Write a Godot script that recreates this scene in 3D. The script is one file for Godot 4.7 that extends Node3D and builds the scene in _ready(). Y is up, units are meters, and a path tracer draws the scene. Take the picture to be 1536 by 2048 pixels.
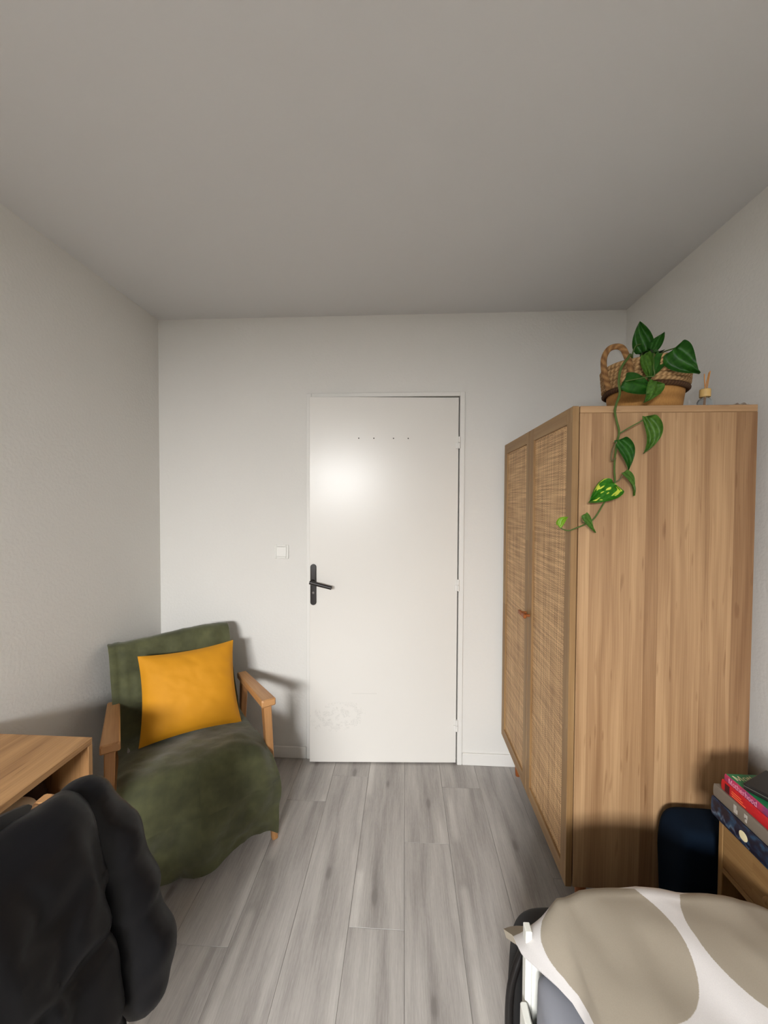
extends Node3D

# ------------------------------------------------------------------ mesh builder
class MB:
	var v := PackedVector3Array()
	var n := PackedVector3Array()
	var t := PackedVector2Array()
	var i := PackedInt32Array()

	func tri(a: Vector3, b: Vector3, c: Vector3, nn: Vector3, ua := Vector2.ZERO, ub := Vector2.ZERO, uc := Vector2.ZERO) -> void:
		var k := v.size()
		v.append(a); v.append(b); v.append(c)
		n.append(nn); n.append(nn); n.append(nn)
		t.append(ua); t.append(ub); t.append(uc)
		i.append(k); i.append(k + 1); i.append(k + 2)

	func quad(a: Vector3, b: Vector3, c: Vector3, d: Vector3, nn: Vector3, ua := Vector2.ZERO, ub := Vector2.ZERO, uc := Vector2.ZERO, ud := Vector2.ZERO) -> void:
		tri(a, b, c, nn, ua, ub, uc)
		tri(a, c, d, nn, ua, uc, ud)

	# chamfered box; UV in metres: v runs down the grain axis
	func box(c: Vector3, s: Vector3, bev := 0.002, xf := Transform3D.IDENTITY, grain := 1, uvo := Vector2.ZERO) -> void:
		var h := s / 2.0
		bev = minf(bev, minf(h.x, minf(h.y, h.z)) * 0.9)
		for ax in 3:
			var a := (ax + 1) % 3
			var b := (ax + 2) % 3
			for sg in [-1.0, 1.0]:
				var nn := Vector3.ZERO
				nn[ax] = sg
				var q := []
				var uv := []
				for k in [[-1, -1], [1, -1], [1, 1], [-1, 1]]:
					var p := Vector3.ZERO
					p[ax] = sg * h[ax]
					p[a] = k[0] * (h[a] - bev)
					p[b] = k[1] * (h[b] - bev)
					q.append(xf * (c + p))
					var u2: Vector2
					if grain == a:
						u2 = Vector2(p[b], -p[a])
					else:
						u2 = Vector2(p[a], -p[b])
					if ax != grain:
						u2.x += sg * h[ax] * 0.0
					uv.append(u2 + uvo)
				quad(q[0], q[1], q[2], q[3], xf.basis * nn, uv[0], uv[1], uv[2], uv[3])
		if bev <= 0.0:
			return
		for ax in 3:      # edges along ax
			var a := (ax + 1) % 3
			var b := (ax + 2) % 3
			for sa in [-1.0, 1.0]:
				for sb in [-1.0, 1.0]:
					var nn := Vector3.ZERO
					nn[a] = sa * 0.7071
					nn[b] = sb * 0.7071
					var q := []
					var uv := []
					for k in [[-1, 0], [1, 0], [1, 1], [-1, 1]]:
						var p := Vector3.ZERO
						p[ax] = k[0] * (h[ax] - bev)
						p[a] = sa * (h[a] - (bev if k[1] == 1 else 0.0))
						p[b] = sb * (h[b] - (0.0 if k[1] == 1 else bev))
						q.append(xf * (c + p))
						uv.append(Vector2(k[1] * bev, -p[ax]) + uvo)
					quad(q[0], q[1], q[2], q[3], xf.basis * nn, uv[0], uv[1], uv[2], uv[3])
		for sx in [-1.0, 1.0]:
			for sy in [-1.0, 1.0]:
				for sz in [-1.0, 1.0]:
					var p1 := c + Vector3(sx * h.x, sy * (h.y - bev), sz * (h.z - bev))
					var p2 := c + Vector3(sx * (h.x - bev), sy * h.y, sz * (h.z - bev))
					var p3 := c + Vector3(sx * (h.x - bev), sy * (h.y - bev), sz * h.z)
					tri(xf * p1, xf * p2, xf * p3, xf.basis * Vector3(sx, sy, sz).normalized(), uvo, uvo, uvo)

	# box between two points with a rectangular section (tapering)
	func bar(p0: Vector3, p1: Vector3, side: Vector3, w0: float, d0: float, w1: float, d1: float, bev := 0.004) -> void:
		var y := (p1 - p0).normalized()
		var x := (side - y * side.dot(y)).normalized()
		var z := x.cross(y)
		var rings := []
		var ln := (p1 - p0).length()
		for k in 4:
			var f: float = [0.0, bev / ln, 1.0 - bev / ln, 1.0][k]
			var sh: float = [bev, 0.0, 0.0, bev][k]
			var w := lerpf(w0, w1, f) / 2.0 - sh
			var d := lerpf(d0, d1, f) / 2.0 - sh
			var c := p0.lerp(p1, f)
			var e := bev * 0.8
			var ring := []
			for q in [[w - e, -d], [w, -d + e], [w, d - e], [w - e, d], [-w + e, d], [-w, d - e], [-w, -d + e], [-w + e, -d]]:
				ring.append(c + x * q[0] + z * q[1])
			rings.append(ring)
		for k in 3:
			for j in 8:
				var j2 := (j + 1) % 8
				var a: Vector3 = rings[k][j]
				var b: Vector3 = rings[k][j2]
				var c: Vector3 = rings[k + 1][j2]
				var d: Vector3 = rings[k + 1][j]
				var nn := (b - a).cross(d - a).normalized()
				var mid := (a + b + c + d) / 4.0
				var cl := p0 + y * (mid - p0).dot(y)
				if nn.dot(mid - cl) < 0.0:
					nn = -nn
				var ua := j * 0.02
				quad(a, b, c, d, nn, Vector2(ua, ln * [0.0, 0.0, 1.0, 1.0][k]), Vector2(ua + 0.02, ln * [0.0, 0.0, 1.0, 1.0][k]), Vector2(ua + 0.02, ln * [0.0, 1.0, 1.0, 1.0][k]), Vector2(ua, ln * [0.0, 1.0, 1.0, 1.0][k]))
		for e in [[0, -1.0], [3, 1.0]]:
			var ring: Array = rings[e[0]]
			for j in range(1, 7):
				tri(ring[0], ring[j], ring[j + 1], y * e[1])

	# smooth grid of points rows[r][c]
	func grid(rows: Array, uvs := [], flip := false, wrap := false) -> void:
		var R := rows.size()
		var C: int = rows[0].size()
		var k0 := v.size()
		for r in R:
			for c in C:
				v.append(rows[r][c])
				n.append(Vector3.ZERO)
				t.append(uvs[r][c] if uvs.size() else Vector2(float(c) / (C - 1), float(r) / (R - 1)))
		var cm := C if wrap else C - 1
		for r in R - 1:
			for c in cm:
				var c2 := (c + 1) % C
				var a := k0 + r * C + c
				var b := k0 + r * C + c2
				var d := k0 + (r + 1) * C + c
				var e := k0 + (r + 1) * C + c2
				for q in [[a, b, e], [a, e, d]]:
					var nn := (v[q[1]] - v[q[0]]).cross(v[q[2]] - v[q[0]])
					if flip:
						nn = -nn
					n[q[0]] += nn
					n[q[1]] += nn
					n[q[2]] += nn
					i.append(q[0]); i.append(q[1]); i.append(q[2])
		for k in range(k0, v.size()):
			n[k] = n[k].normalized() if n[k].length() > 1e-14 else Vector3.UP

	# closed sheet of the given thickness
	func cloth(rows: Array, uvs: Array, th: float) -> void:
		var R := rows.size()
		var C: int = rows[0].size()
		var tmp := MB.new()
		tmp.grid(rows, uvs)
		var f := []
		var b := []
		for r in R:
			var fr := []
			var br := []
			for c in C:
				var nn := tmp.n[r * C + c]
				fr.append(rows[r][c] + nn * th * 0.5)
				br.append(rows[r][c] - nn * th * 0.5)
			f.append(fr)
			b.append(br)
		grid(f, uvs)
		grid(b, uvs, true)
		var e := []
		for c in C: e.append([0, c])
		for r in range(1, R): e.append([r, C - 1])
		for c in range(C - 2, -1, -1): e.append([R - 1, c])
		for r in range(R - 2, -1, -1): e.append([r, 0])
		var s0 := []
		var s1 := []
		var uu := []
		for q in e:
			s0.append(f[q[0]][q[1]])
			s1.append(b[q[0]][q[1]])
			uu.append(uvs[q[0]][q[1]])
		grid([s0, s1], [uu, uu], true)

	func tube(pts: Array, rad, sides := 8, caps := true, vs := 1.0) -> void:
		var R := pts.size()
		var rows := []
		var uvs := []
		var up := Vector3(0.13, 0.9, 0.31).normalized()
		var run := 0.0
		for r in R:
			var d: Vector3 = (pts[mini(r + 1, R - 1)] - pts[maxi(r - 1, 0)]).normalized()
			if absf(up.dot(d)) > 0.97:
				up = Vector3(0.9, 0.1, -0.3)
			var x := (up - d * up.dot(d)).normalized()
			up = x
			var y := d.cross(x)
			var rr: float = rad[r] if rad is Array else rad
			if r > 0:
				run += (pts[r] - pts[r - 1]).length()
			var row := []
			var uv := []
			for k in sides + 1:
				var a := TAU * k / sides
				row.append(pts[r] + (x * cos(a) + y * sin(a)) * rr)
				uv.append(Vector2(float(k) / sides, run * vs))
			rows.append(row)
			uvs.append(uv)
		grid(rows, uvs, false)
		if caps:
			for e in [0, R - 1]:
				var d: Vector3 = (pts[1] - pts[0]) if e == 0 else (pts[R - 1] - pts[R - 2])
				d = d.normalized() * (-1.0 if e == 0 else 1.0)
				for k in range(1, sides - 1):
					tri(rows[e][0], rows[e][k], rows[e][k + 1], d)

	# revolve [r, y] profile round the y axis at c
	func lathe(prof: Array, c: Vector3, seg := 32) -> void:
		var rows := []
		for p in prof:
			var row := []
			for k in seg + 1:
				var a := TAU * k / seg
				row.append(c + Vector3(cos(a) * p[0], p[1], sin(a) * p[0]))
			rows.append(row)
		grid(rows, [], true)

	# superellipsoid
	func blob(c: Vector3, h: Vector3, e1: float, e2: float, xf := Transform3D.IDENTITY, nu := 40, nv := 24, ns: FastNoiseLite = null, amp := 0.0) -> void:
		var rows := []
		for r in nv + 1:
			var row := []
			var ph := PI * (float(r) / nv - 0.5)
			for k in nu + 1:
				var th := TAU * k / nu
				var cp := signf(cos(ph)) * pow(absf(cos(ph)), e1)
				var sp := signf(sin(ph)) * pow(absf(sin(ph)), e1)
				var ct := signf(cos(th)) * pow(absf(cos(th)), e2)
				var s2 := signf(sin(th)) * pow(absf(sin(th)), e2)
				var p := Vector3(h.x * cp * ct, h.y * sp, h.z * cp * s2)
				if ns:
					var q := p + c
					p += p.normalized() * ns.get_noise_3d(q.x * 100.0, q.y * 100.0, q.z * 100.0) * amp
				row.append(xf * (c + p))
			rows.append(row)
		grid(rows, [], true)

	# surface nets of a signed distance field
	func nets(f: Callable, lo: Vector3, hi: Vector3, cell: float) -> void:
		var d := ((hi - lo) / cell).ceil()
		var X := int(d.x) + 1
		var Y := int(d.y) + 1
		var Z := int(d.z) + 1
		var g := PackedFloat32Array()
		g.resize(X * Y * Z)
		for z in Z:
			for y in Y:
				for x in X:
					g[(z * Y + y) * X + x] = f.call(lo + Vector3(x, y, z) * cell)
		var id := PackedInt32Array()
		id.resize(X * Y * Z)
		id.fill(-1)
		var k0 := v.size()
		for z in Z - 1:
			for y in Y - 1:
				for x in X - 1:
					var acc := Vector3.ZERO
					var cnt := 0
					var base := (z * Y + y) * X + x
					for e in [[0, 1], [0, 2], [0, 4], [1, 3], [1, 5], [2, 3], [2, 6], [3, 7], [4, 5], [4, 6], [5, 7], [6, 7]]:
						var ea: int = e[0]
						var eb: int = e[1]
						var va := g[base + (ea & 1) + ((ea >> 1) & 1) * X + (ea >> 2) * X * Y]
						var vb := g[base + (eb & 1) + ((eb >> 1) & 1) * X + (eb >> 2) * X * Y]
						if (va < 0.0) != (vb < 0.0):
							var s := va / (va - vb)
							var pa := Vector3(ea & 1, (ea >> 1) & 1, ea >> 2)
							var pb := Vector3(eb & 1, (eb >> 1) & 1, eb >> 2)
							acc += pa.lerp(pb, s)
							cnt += 1
					if cnt:
						id[base] = v.size()
						v.append(lo + (Vector3(x, y, z) + acc / cnt) * cell)
						n.append(Vector3.ZERO)
						t.append(Vector2.ZERO)
		for z in range(1, Z - 1):
			for y in range(1, Y - 1):
				for x in range(1, X - 1):
					var base := (z * Y + y) * X + x
					var here := g[base] < 0.0
					for ax in 3:
						var st: int = [1, X, X * Y][ax]
						if here != (g[base + st] < 0.0):
							var o1: int = [X, X * Y, 1][ax]
							var o2: int = [X * Y, 1, X][ax]
							var q := [id[base], id[base - o1], id[base - o1 - o2], id[base - o2]]
							if q.min() < 0:
								continue
							for w in [[q[0], q[1], q[2]], [q[0], q[2], q[3]]]:
								var nn := (v[w[1]] - v[w[0]]).cross(v[w[2]] - v[w[0]])
								if not here:
									nn = -nn
								n[w[0]] += nn
								n[w[1]] += nn
								n[w[2]] += nn
								i.append(w[0]); i.append(w[1]); i.append(w[2])
		for k in range(k0, v.size()):
			n[k] = n[k].normalized()
			t[k] = Vector2(v[k].z, -v[k].y)

	func mesh() -> ArrayMesh:
		for k in range(0, i.size(), 3):        # clockwise seen from the front
			var a := i[k]
			var b := i[k + 1]
			var c := i[k + 2]
			if (v[b] - v[a]).cross(v[c] - v[a]).dot(n[a] + n[b] + n[c]) > 0.0:
				i[k + 1] = c
				i[k + 2] = b
		var arr := []
		arr.resize(Mesh.ARRAY_MAX)
		arr[Mesh.ARRAY_VERTEX] = v
		arr[Mesh.ARRAY_NORMAL] = n
		arr[Mesh.ARRAY_TEX_UV] = t
		arr[Mesh.ARRAY_INDEX] = i
		var m := ArrayMesh.new()
		m.add_surface_from_arrays(Mesh.PRIMITIVE_TRIANGLES, arr)
		return m

# ------------------------------------------------------------------ helpers
var used := {}
var M := {}

func numbered(called: String) -> String:
	used[called] = used.get(called, -1) + 1
	return called if used[called] == 0 else "%s_%03d" % [called, used[called]]

func obj(called: String, b, mat: Material, parent: Node = self) -> MeshInstance3D:
	var o := MeshInstance3D.new()
	if parent == self:
		o.name = numbered(called)
	else:
		var k := 0
		var nm := called
		while parent.has_node(nm):
			k += 1
			nm = "%s_%03d" % [called, k]
		o.name = nm
	o.mesh = b.mesh() if b is MB else b
	o.material_override = mat
	parent.add_child(o, true)
	return o

func tag(o: Node, label: String, category: String, group := "", kind := "") -> Node:
	o.set_meta("label", label)
	o.set_meta("category", category)
	if group: o.set_meta("group", group)
	if kind: o.set_meta("kind", kind)
	return o

func thing(called: String, label: String, category: String, at := Vector3.ZERO, turn := 0.0, group := "", kind := "") -> Node3D:
	var o := Node3D.new()
	o.name = numbered(called)
	o.position = at
	o.rotation.y = turn
	add_child(o, true)
	tag(o, label, category, group, kind)
	return o

func one(c: Vector3, s: Vector3, bev := 0.002, grain := 1, uvo := Vector2.ZERO) -> MB:
	var b := MB.new()
	b.box(c, s, bev, Transform3D.IDENTITY, grain, uvo)
	return b

func span(a: Vector3, b: Vector3, bev := 0.002, grain := 1, uvo := Vector2.ZERO) -> MB:
	return one((a + b) / 2.0, (b - a).abs(), bev, grain, uvo)

func srgb(r: int, g: int, b: int) -> Color:
	return Color(r / 255.0, g / 255.0, b / 255.0)

func mat(called: String, c: Color, rough := 0.6, spec := 0.5) -> StandardMaterial3D:
	var m := StandardMaterial3D.new()
	m.resource_name = called
	m.albedo_color = c
	m.roughness = rough
	m.metallic_specular = spec
	M[called] = m
	return m

func noise(sd: int, freq: float, oct := 3, kind := FastNoiseLite.TYPE_SIMPLEX_SMOOTH) -> FastNoiseLite:
	var q := FastNoiseLite.new()
	q.seed = sd
	q.frequency = freq
	q.noise_type = kind
	q.fractal_octaves = oct
	return q

# texture from a function of (x, y) in pixels returning a Color
func paint(w: int, h: int, f: Callable) -> ImageTexture:
	var d := PackedByteArray()
	d.resize(w * h * 3)
	var k := 0
	for y in h:
		for x in w:
			var c: Color = f.call(x, y)
			d[k] = clampi(int(c.r * 255.0), 0, 255)
			d[k + 1] = clampi(int(c.g * 255.0), 0, 255)
			d[k + 2] = clampi(int(c.b * 255.0), 0, 255)
			k += 3
	return ImageTexture.create_from_image(Image.create_from_data(w, h, false, Image.FORMAT_RGB8, d))

func textured(called: String, tex: Texture2D, su: float, sv: float, rough := 0.55, tint := Color.WHITE, off := Vector2.ZERO) -> StandardMaterial3D:
	var m := mat(called, tint, rough)
	m.albedo_texture = tex
	m.uv1_scale = Vector3(su, sv, 1)
	m.uv1_offset = Vector3(off.x, off.y, 0)
	return m

func relief(m: StandardMaterial3D, tex: Texture2D, cm: float) -> void:
	m.heightmap_enabled = true
	m.heightmap_texture = tex
	m.heightmap_scale = cm

func noise_tex(n: FastNoiseLite, size: int, ramp_lo := Color.BLACK, ramp_hi := Color.WHITE) -> NoiseTexture2D:
	var t := NoiseTexture2D.new()
	t.width = size
	t.height = size
	t.seamless = true
	t.noise = n
	var g := Gradient.new()
	g.set_color(0, ramp_lo)
	g.set_color(1, ramp_hi)
	t.color_ramp = g
	return t

# straight-grained wood: staves of staggered tone, fibre, dark flecks
func wood_tex(w: int, h: int, sd: int, lo: Color, hi: Color, staves: Array, tones: Array, cat := 0.5, wob := 0.018, bf := 13.0) -> ImageTexture:
	var fib := noise(sd, 1.0, 2)
	var band := noise(sd + 1, 1.0, 2)
	var fleck := noise(sd + 2, 1.0, 1)
	var warp := noise(sd + 3, 1.0, 2)
	var px := 1.0 / w
	return paint(w, h, func(x, y):
		var u: float = x * px
		var v: float = float(y) / w
		var s := 0
		for k in staves.size():
			if u > staves[k]: s = k + 1
		var so := s * 7.31
		var wv := warp.get_noise_2d(u * 2.0 + so, v * 0.9) * wob
		var f1 := fib.get_noise_2d((u + wv * 0.3) * 120.0 + so, v * 1.6)
		var b1 := band.get_noise_2d((u + wv) * bf + so * 3.0, v * 0.45 + so)
		var fl := fleck.get_noise_2d(u * 26.0 + so, v * 3.4)
		var q := 0.5 + f1 * 0.16 + b1 * cat
		if fl > 0.72: q -= (fl - 0.72) * 1.3
		var tone: float = tones[s]
		q = clampf(q + tone, 0.0, 1.0)
		return lo.lerp(hi, q))

func plank_tex(sd: int, stripe_u: float, stripe_w: float, stripe_a: float, knots: Array) -> ImageTexture:
	var w := 144
	var h := 1024
	var fib := noise(sd, 1.0, 2)
	var band := noise(sd + 1, 1.0, 3)
	var warp := noise(sd + 2, 1.0, 2)
	var lo := srgb(126, 121, 117)
	var mid := srgb(168, 163, 158)
	var hi := srgb(198, 194, 188)
	return paint(w, h, func(x, y):
		var u: float = float(x) / w
		var v: float = y * 6.7 / h
		var wv := warp.get_noise_2d(u * 0.8, v * 0.35) * 0.08
		for k in knots:
			var dx: float = (u - k.x) * 1.0
			var dy: float = (v - k.y) * 0.45
			wv += 0.025 * dx / (dx * dx * 18.0 + dy * dy * 18.0 + 0.06)
		var f1 := fib.get_noise_2d((u + wv * 0.2) * 34.0, v * 1.3)
		var f2 := fib.get_noise_2d((u + wv * 0.5) * 90.0 + 50.0, v * 6.0)
		var b1 := band.get_noise_2d((u + wv) * 2.2, v * 0.2)
		var q := 0.5 + b1 * 0.34 + f1 * 0.14 + f2 * 0.10
		for k in knots:
			var dx2: float = (u - k.x) * 22.0
			var dy2: float = (v - k.y) * 8.0
			q -= k.z * exp(-(dx2 * dx2 + dy2 * dy2))
			var dx3: float = (u - k.x + wv * 0.1) * 9.0
			var dy3: float = (v - k.y) * 0.9
			q -= k.z * 0.45 * exp(-(dx3 * dx3 + dy3 * dy3))
		var sx: float = absf(u + wv * 0.25 - stripe_u) / stripe_w
		var edge := band.get_noise_2d(7.0, v * 0.5)
		if sx < 1.0:
			q += stripe_a * 0.75 * smoothstep(0.0, 0.85, 1.0 - sx) * smoothstep(-0.25, 0.2, edge + 0.1)
		q = clampf(q, 0.0, 1.0)
		return lo.lerp(mid, q * 2.0) if q < 0.5 else mid.lerp(hi, q * 2.0 - 1.0))

func catmull(p: Array, per := 6) -> Array:
	var o := []
	for k in p.size() - 1:
		var a: Vector3 = p[maxi(k - 1, 0)]
		var b: Vector3 = p[k]
		var c: Vector3 = p[k + 1]
		var d: Vector3 = p[mini(k + 2, p.size() - 1)]
		for j in per:
			var s := float(j) / per
			o.append(0.5 * (2.0 * b + (c - a) * s + (2.0 * a - 5.0 * b + 4.0 * c - d) * s * s + (3.0 * b - a - 3.0 * c + d) * s * s * s))
	o.append(p[p.size() - 1])
	return o

func lut(p: Array, x: float) -> float:      # piecewise linear [[x, y], ...]
	if x <= p[0][0]: return p[0][1]
	for k in p.size() - 1:
		if x <= p[k + 1][0]:
			return lerpf(p[k][1], p[k + 1][1], (x - p[k][0]) / (p[k + 1][0] - p[k][0]))
	return p[p.size() - 1][1]

func capsule(p: Vector3, a: Vector3, b: Vector3, ra: float, rb: float) -> float:
	var ba := b - a
	var h := clampf((p - a).dot(ba) / ba.length_squared(), 0.0, 1.0)
	return (p - a - ba * h).length() - lerpf(ra, rb, h)

func rbox(p: Vector3, c: Vector3, h: Vector3, r: float) -> float:
	var q := (p - c).abs() - h + Vector3.ONE * r
	return q.max(Vector3.ZERO).length() + minf(maxf(q.x, maxf(q.y, q.z)), 0.0) - r

func smin(a: float, b: float, k: float) -> float:
	var h := maxf(k - absf(a - b), 0.0) / k
	return minf(a, b) - h * h * k * 0.25

# heart-shaped leaf from base to tip; face = the way its upper side looks
func leaf(base: Vector3, tip: Vector3, face: Vector3, wid: float, fold := 0.25, droop := 0.12, bend := 0.0) -> MB:
	var b := MB.new()
	var y := tip - base
	var ln := y.length()
	y /= ln
	var x := y.cross(face).normalized()
	var z := x.cross(y)
	var rows := []
	var uvs := []
	for r in 21:
		var f := pow(r / 20.0, 1.3)
		var w := pow(maxf(sin(PI * pow(f, 0.56)), 0.0), 0.8) * wid * 0.5
		if r == 0 or r == 20: w = 0.0002
		var row := []
		var uv := []
		for c in 11:
			var s := c / 5.0 - 1.0
			var along := f - 0.13 * pow(absf(s), 1.6) * pow(1.0 - f, 3.0) * minf(1.0, f * 14.0)
			var off := absf(s) * w * fold - droop * ln * f * f
			off += 0.006 * sin(s * 5.0 + f * 4.0) * wid / 0.05
			row.append(base + y * along * ln + x * (s * w + bend * ln * 4.0 * f * (1.0 - f)) + z * off)
			uv.append(Vector2(c / 10.0, f))
		rows.append(row)
		uvs.append(uv)
	b.cloth(rows, uvs, 0.0009)
	return b

# text laid flat: x = reading direction, up = letter tops, its front faces x cross up
func lettering(called: String, txt: String, parent: Node, m: Material, at: Vector3, xd: Vector3, up: Vector3, height: float, squeeze := 1.0) -> MeshInstance3D:
	var tm := TextMesh.new()
	tm.text = txt
	var sf := SystemFont.new()
	sf.font_names = PackedStringArray(["Droid Sans"])
	tm.font = sf
	tm.font_size = 32
	tm.pixel_size = height / 24.0
	tm.depth = 0.0004
	tm.horizontal_alignment = HORIZONTAL_ALIGNMENT_LEFT
	var o := obj(called, tm, m, parent)
	var zd := xd.cross(up)
	o.transform = Transform3D(Basis(xd * squeeze, up, zd), at)
	return o

# ------------------------------------------------------------------ measures (metres)
const XL := -1.413
const XR := 1.174
const ZB := -2.145
const ZF := 1.75
const CEIL := 2.5

func _ready() -> void:
	# ---------------- camera, sky, light, exposure
	var cam := Camera3D.new()
	cam.name = "camera"
	add_child(cam)
	cam.position = Vector3(0, 1.464, 0)
	cam.rotation = Vector3(-0.0241, 0.0546, 0.0044)
	cam.fov = rad_to_deg(2.0 * atan(1024.0 / 769.0))
	cam.near = 0.03
	cam.current = true
	var env := Environment.new()
	var sky := Sky.new()
	var sm := ProceduralSkyMaterial.new()
	sm.sky_top_color = srgb(205, 216, 232)
	sm.sky_horizon_color = srgb(238, 240, 242)
	sm.ground_bottom_color = srgb(105, 103, 98)
	sm.ground_horizon_color = srgb(150, 148, 143)
	sm.sky_energy_multiplier = 1.0
	sm.ground_energy_multiplier = 0.5
	sky.sky_material = sm
	env.background_mode = Environment.BG_SKY
	env.sky = sky
	env.tonemap_mode = Environment.TONE_MAPPER_LINEAR
	env.tonemap_exposure = 1.0
	env.sdfgi_enabled = true
	env.ssao_enabled = true
	env.ssil_enabled = true
	var we := WorldEnvironment.new()
	we.name = "world_environment"
	we.environment = env
	add_child(we)
	var day := AreaLight3D.new()
	day.name = "window_daylight"
	day.area_size = Vector2(1.8, 1.2)
	day.area_normalize_energy = true
	day.light_energy = 122.0
	day.light_color = srgb(251, 251, 251)
	day.area_range = 12.0
	day.area_attenuation = 2.0
	day.shadow_enabled = true
	add_child(day)
	day.position = Vector3(-0.85, 2.44, ZF + 0.95)
	day.rotation.x = 0.0

	materials()
	room()
	door()
	wardrobe()
	armchair()
	bed()
	desk()
	jacket()
	nightstand()
	plant()
	small_things()

# ------------------------------------------------------------------ materials
func materials() -> void:
	var plaster := noise_tex(noise(11, 0.035, 4), 512)
	var wall := mat("wall_paint", srgb(226, 224, 219), 0.85, 0.35)
	wall.uv1_triplanar = true
	wall.uv1_world_triplanar = true
	wall.uv1_scale = Vector3(3, 3, 3)
	relief(wall, plaster, 0.06)
	mat("ceiling_paint", srgb(216, 216, 216), 0.9, 0.3)
	mat("trim_paint", srgb(230, 228, 223), 0.5)
	mat("white_plastic", srgb(236, 235, 230), 0.3)
	mat("dark_metal", srgb(38, 33, 31), 0.42)
	mat("hole_dark", srgb(70, 66, 62), 0.9)
	mat("subfloor", srgb(84, 80, 77), 0.9)
	mat("glass", Color(0.95, 0.98, 1.0, 0.06), 0.02).transparency = BaseMaterial3D.TRANSPARENCY_ALPHA
	# door leaf: satin paint with pencil-like scuffs low on the latch side
	var sc := noise(21, 0.09, 3)
	var sc2 := noise(22, 0.02, 2)
	var leaf_tex := paint(410, 1024, func(x, y):
		var q := 1.0
		var u: float = x * 2.0
		var v: float = y * 2.0
		var cx := (u - 150.0) / 170.0
		var cy := (v - (1790.0 - cx * 25.0)) / 85.0
		var near := 1.0 - (cx * cx + cy * cy)
		if near > 0.0:
			var s := sc.get_noise_2d(u * 0.9, v * 1.5)
			var g := sc2.get_noise_2d(u, v)
			if absf(s) < 0.1 and g > -0.05:
				q -= 0.10 * (1.0 - absf(s) / 0.1) * minf(near * 2.0, 1.0)
			if s > 0.3 and g > 0.1:
				q -= 0.06
		if absf(v - 1655.0) < 1.5 and u > 235.0 and u < 375.0:
			q -= 0.04
		return Color(0.905 * q, 0.893 * q, 0.868 * q + 0.01 * (1.0 - q)))
	var lp := textured("door_paint", leaf_tex, 1.0 / 0.82, 1.0 / 2.035, 0.3, Color.WHITE, Vector2(0.5, 0.5))
	lp.texture_repeat = false
	relief(mat("door_paint_plain", srgb(231, 228, 222), 0.3), noise_tex(noise(12, 0.03, 3), 256), 0.02)
	# woods
	var light_wood := wood_tex(512, 768, 31, srgb(156, 110, 66), srgb(216, 174, 126), [], [0.0], 0.3)
	textured("arm_wood", light_wood, 2.2, 1.4, 0.45, srgb(255, 246, 234))
	textured("stand_wood", light_wood, 1.6, 1.1, 0.6, srgb(186, 186, 168))
	textured("handle_wood", light_wood, 5.0, 4.0, 0.5, srgb(205, 150, 100))
	var side := wood_tex(640, 1792, 41, srgb(126, 91, 60), srgb(198, 163, 122), [0.08, 0.205, 0.39, 0.465, 0.535, 0.70, 0.867], [0.08, -0.06, 0.08, -0.16, 0.1, 0.06, 0.02, -0.32], 0.28)
	textured("wardrobe_wood", side, 1.0 / 0.56, 1.0 / 1.6, 0.5, Color.WHITE, Vector2(0.5, 0.5))
	textured("wardrobe_frame", light_wood, 1.8, 1.0, 0.55, srgb(204, 210, 206))
	var oak := wood_tex(512, 1024, 51, srgb(122, 84, 50), srgb(204, 160, 108), [], [0.0], 0.3, 0.06, 8.0)
	textured("desk_wood", oak, 2.0, 1.0, 0.5)
	# woven rattan
	var rw := noise(61, 1.0, 1)
	var weave := func(x, y, relief_only):
		var cu := int(x / 4.0)
		var cv := int(y / 4.0)
		var over := (cu + cv) % 2 == 0
		var fu: float = (fmod(x, 4.0) + 0.5) / 4.0
		var fv: float = (fmod(y, 4.0) + 0.5) / 4.0
		var hgt: float = (sin(PI * fv) if over else sin(PI * fu))
		if relief_only:
			return hgt
		var row_tone := rw.get_noise_2d(cv * 13.7, 3.0 + x * 0.004)
		var col_tone := rw.get_noise_2d(cu * 17.3, 90.0 + y * 0.003)
		var q: float = 0.42 + 0.25 * hgt + (row_tone if over else col_tone * 1.1) * 0.42
		return q
	var r_lo := srgb(112, 78, 46)
	var r_hi := srgb(240, 200, 148)
	var rat := textured("rattan", paint(332, 1456, func(x, y): return r_lo.lerp(r_hi, clampf(weave.call(x, y, false), 0.0, 1.0))), 1.0 / 0.332, 1.0 / 1.456, 0.6)
	relief(rat, paint(256, 256, func(x, y):
		var hh: float = weave.call(x, y, true)
		return Color(hh, hh, hh)), 0.12)
	# floor planks
	var specs := [[71, 0.08, 0.13, 0.4, [Vector3(0.42, 1.6, 0.55), Vector3(0.55, 4.6, 0.4)]], [72, 0.85, 0.1, 0.28, [Vector3(0.6, 3.1, 0.6), Vector3(0.3, 5.6, 0.35)]],
		[73, 0.16, 0.12, 0.45, [Vector3(0.7, 2.3, 0.5)]], [74, 0.5, 0.2, 0.15, [Vector3(0.35, 1.1, 0.45), Vector3(0.62, 5.0, 0.6)]], [75, 0.92, 0.1, 0.36, [Vector3(0.45, 3.9, 0.5)]]]
	for k in specs.size():
		var s: Array = specs[k]
		textured("plank_%d" % k, plank_tex(s[0], s[1], s[2], s[3], s[4]), 1.0 / 0.193, 1.0 / 1.29, 0.42)
	# fabrics
	var velvet_n := noise(81, 1.0, 3)
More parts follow.
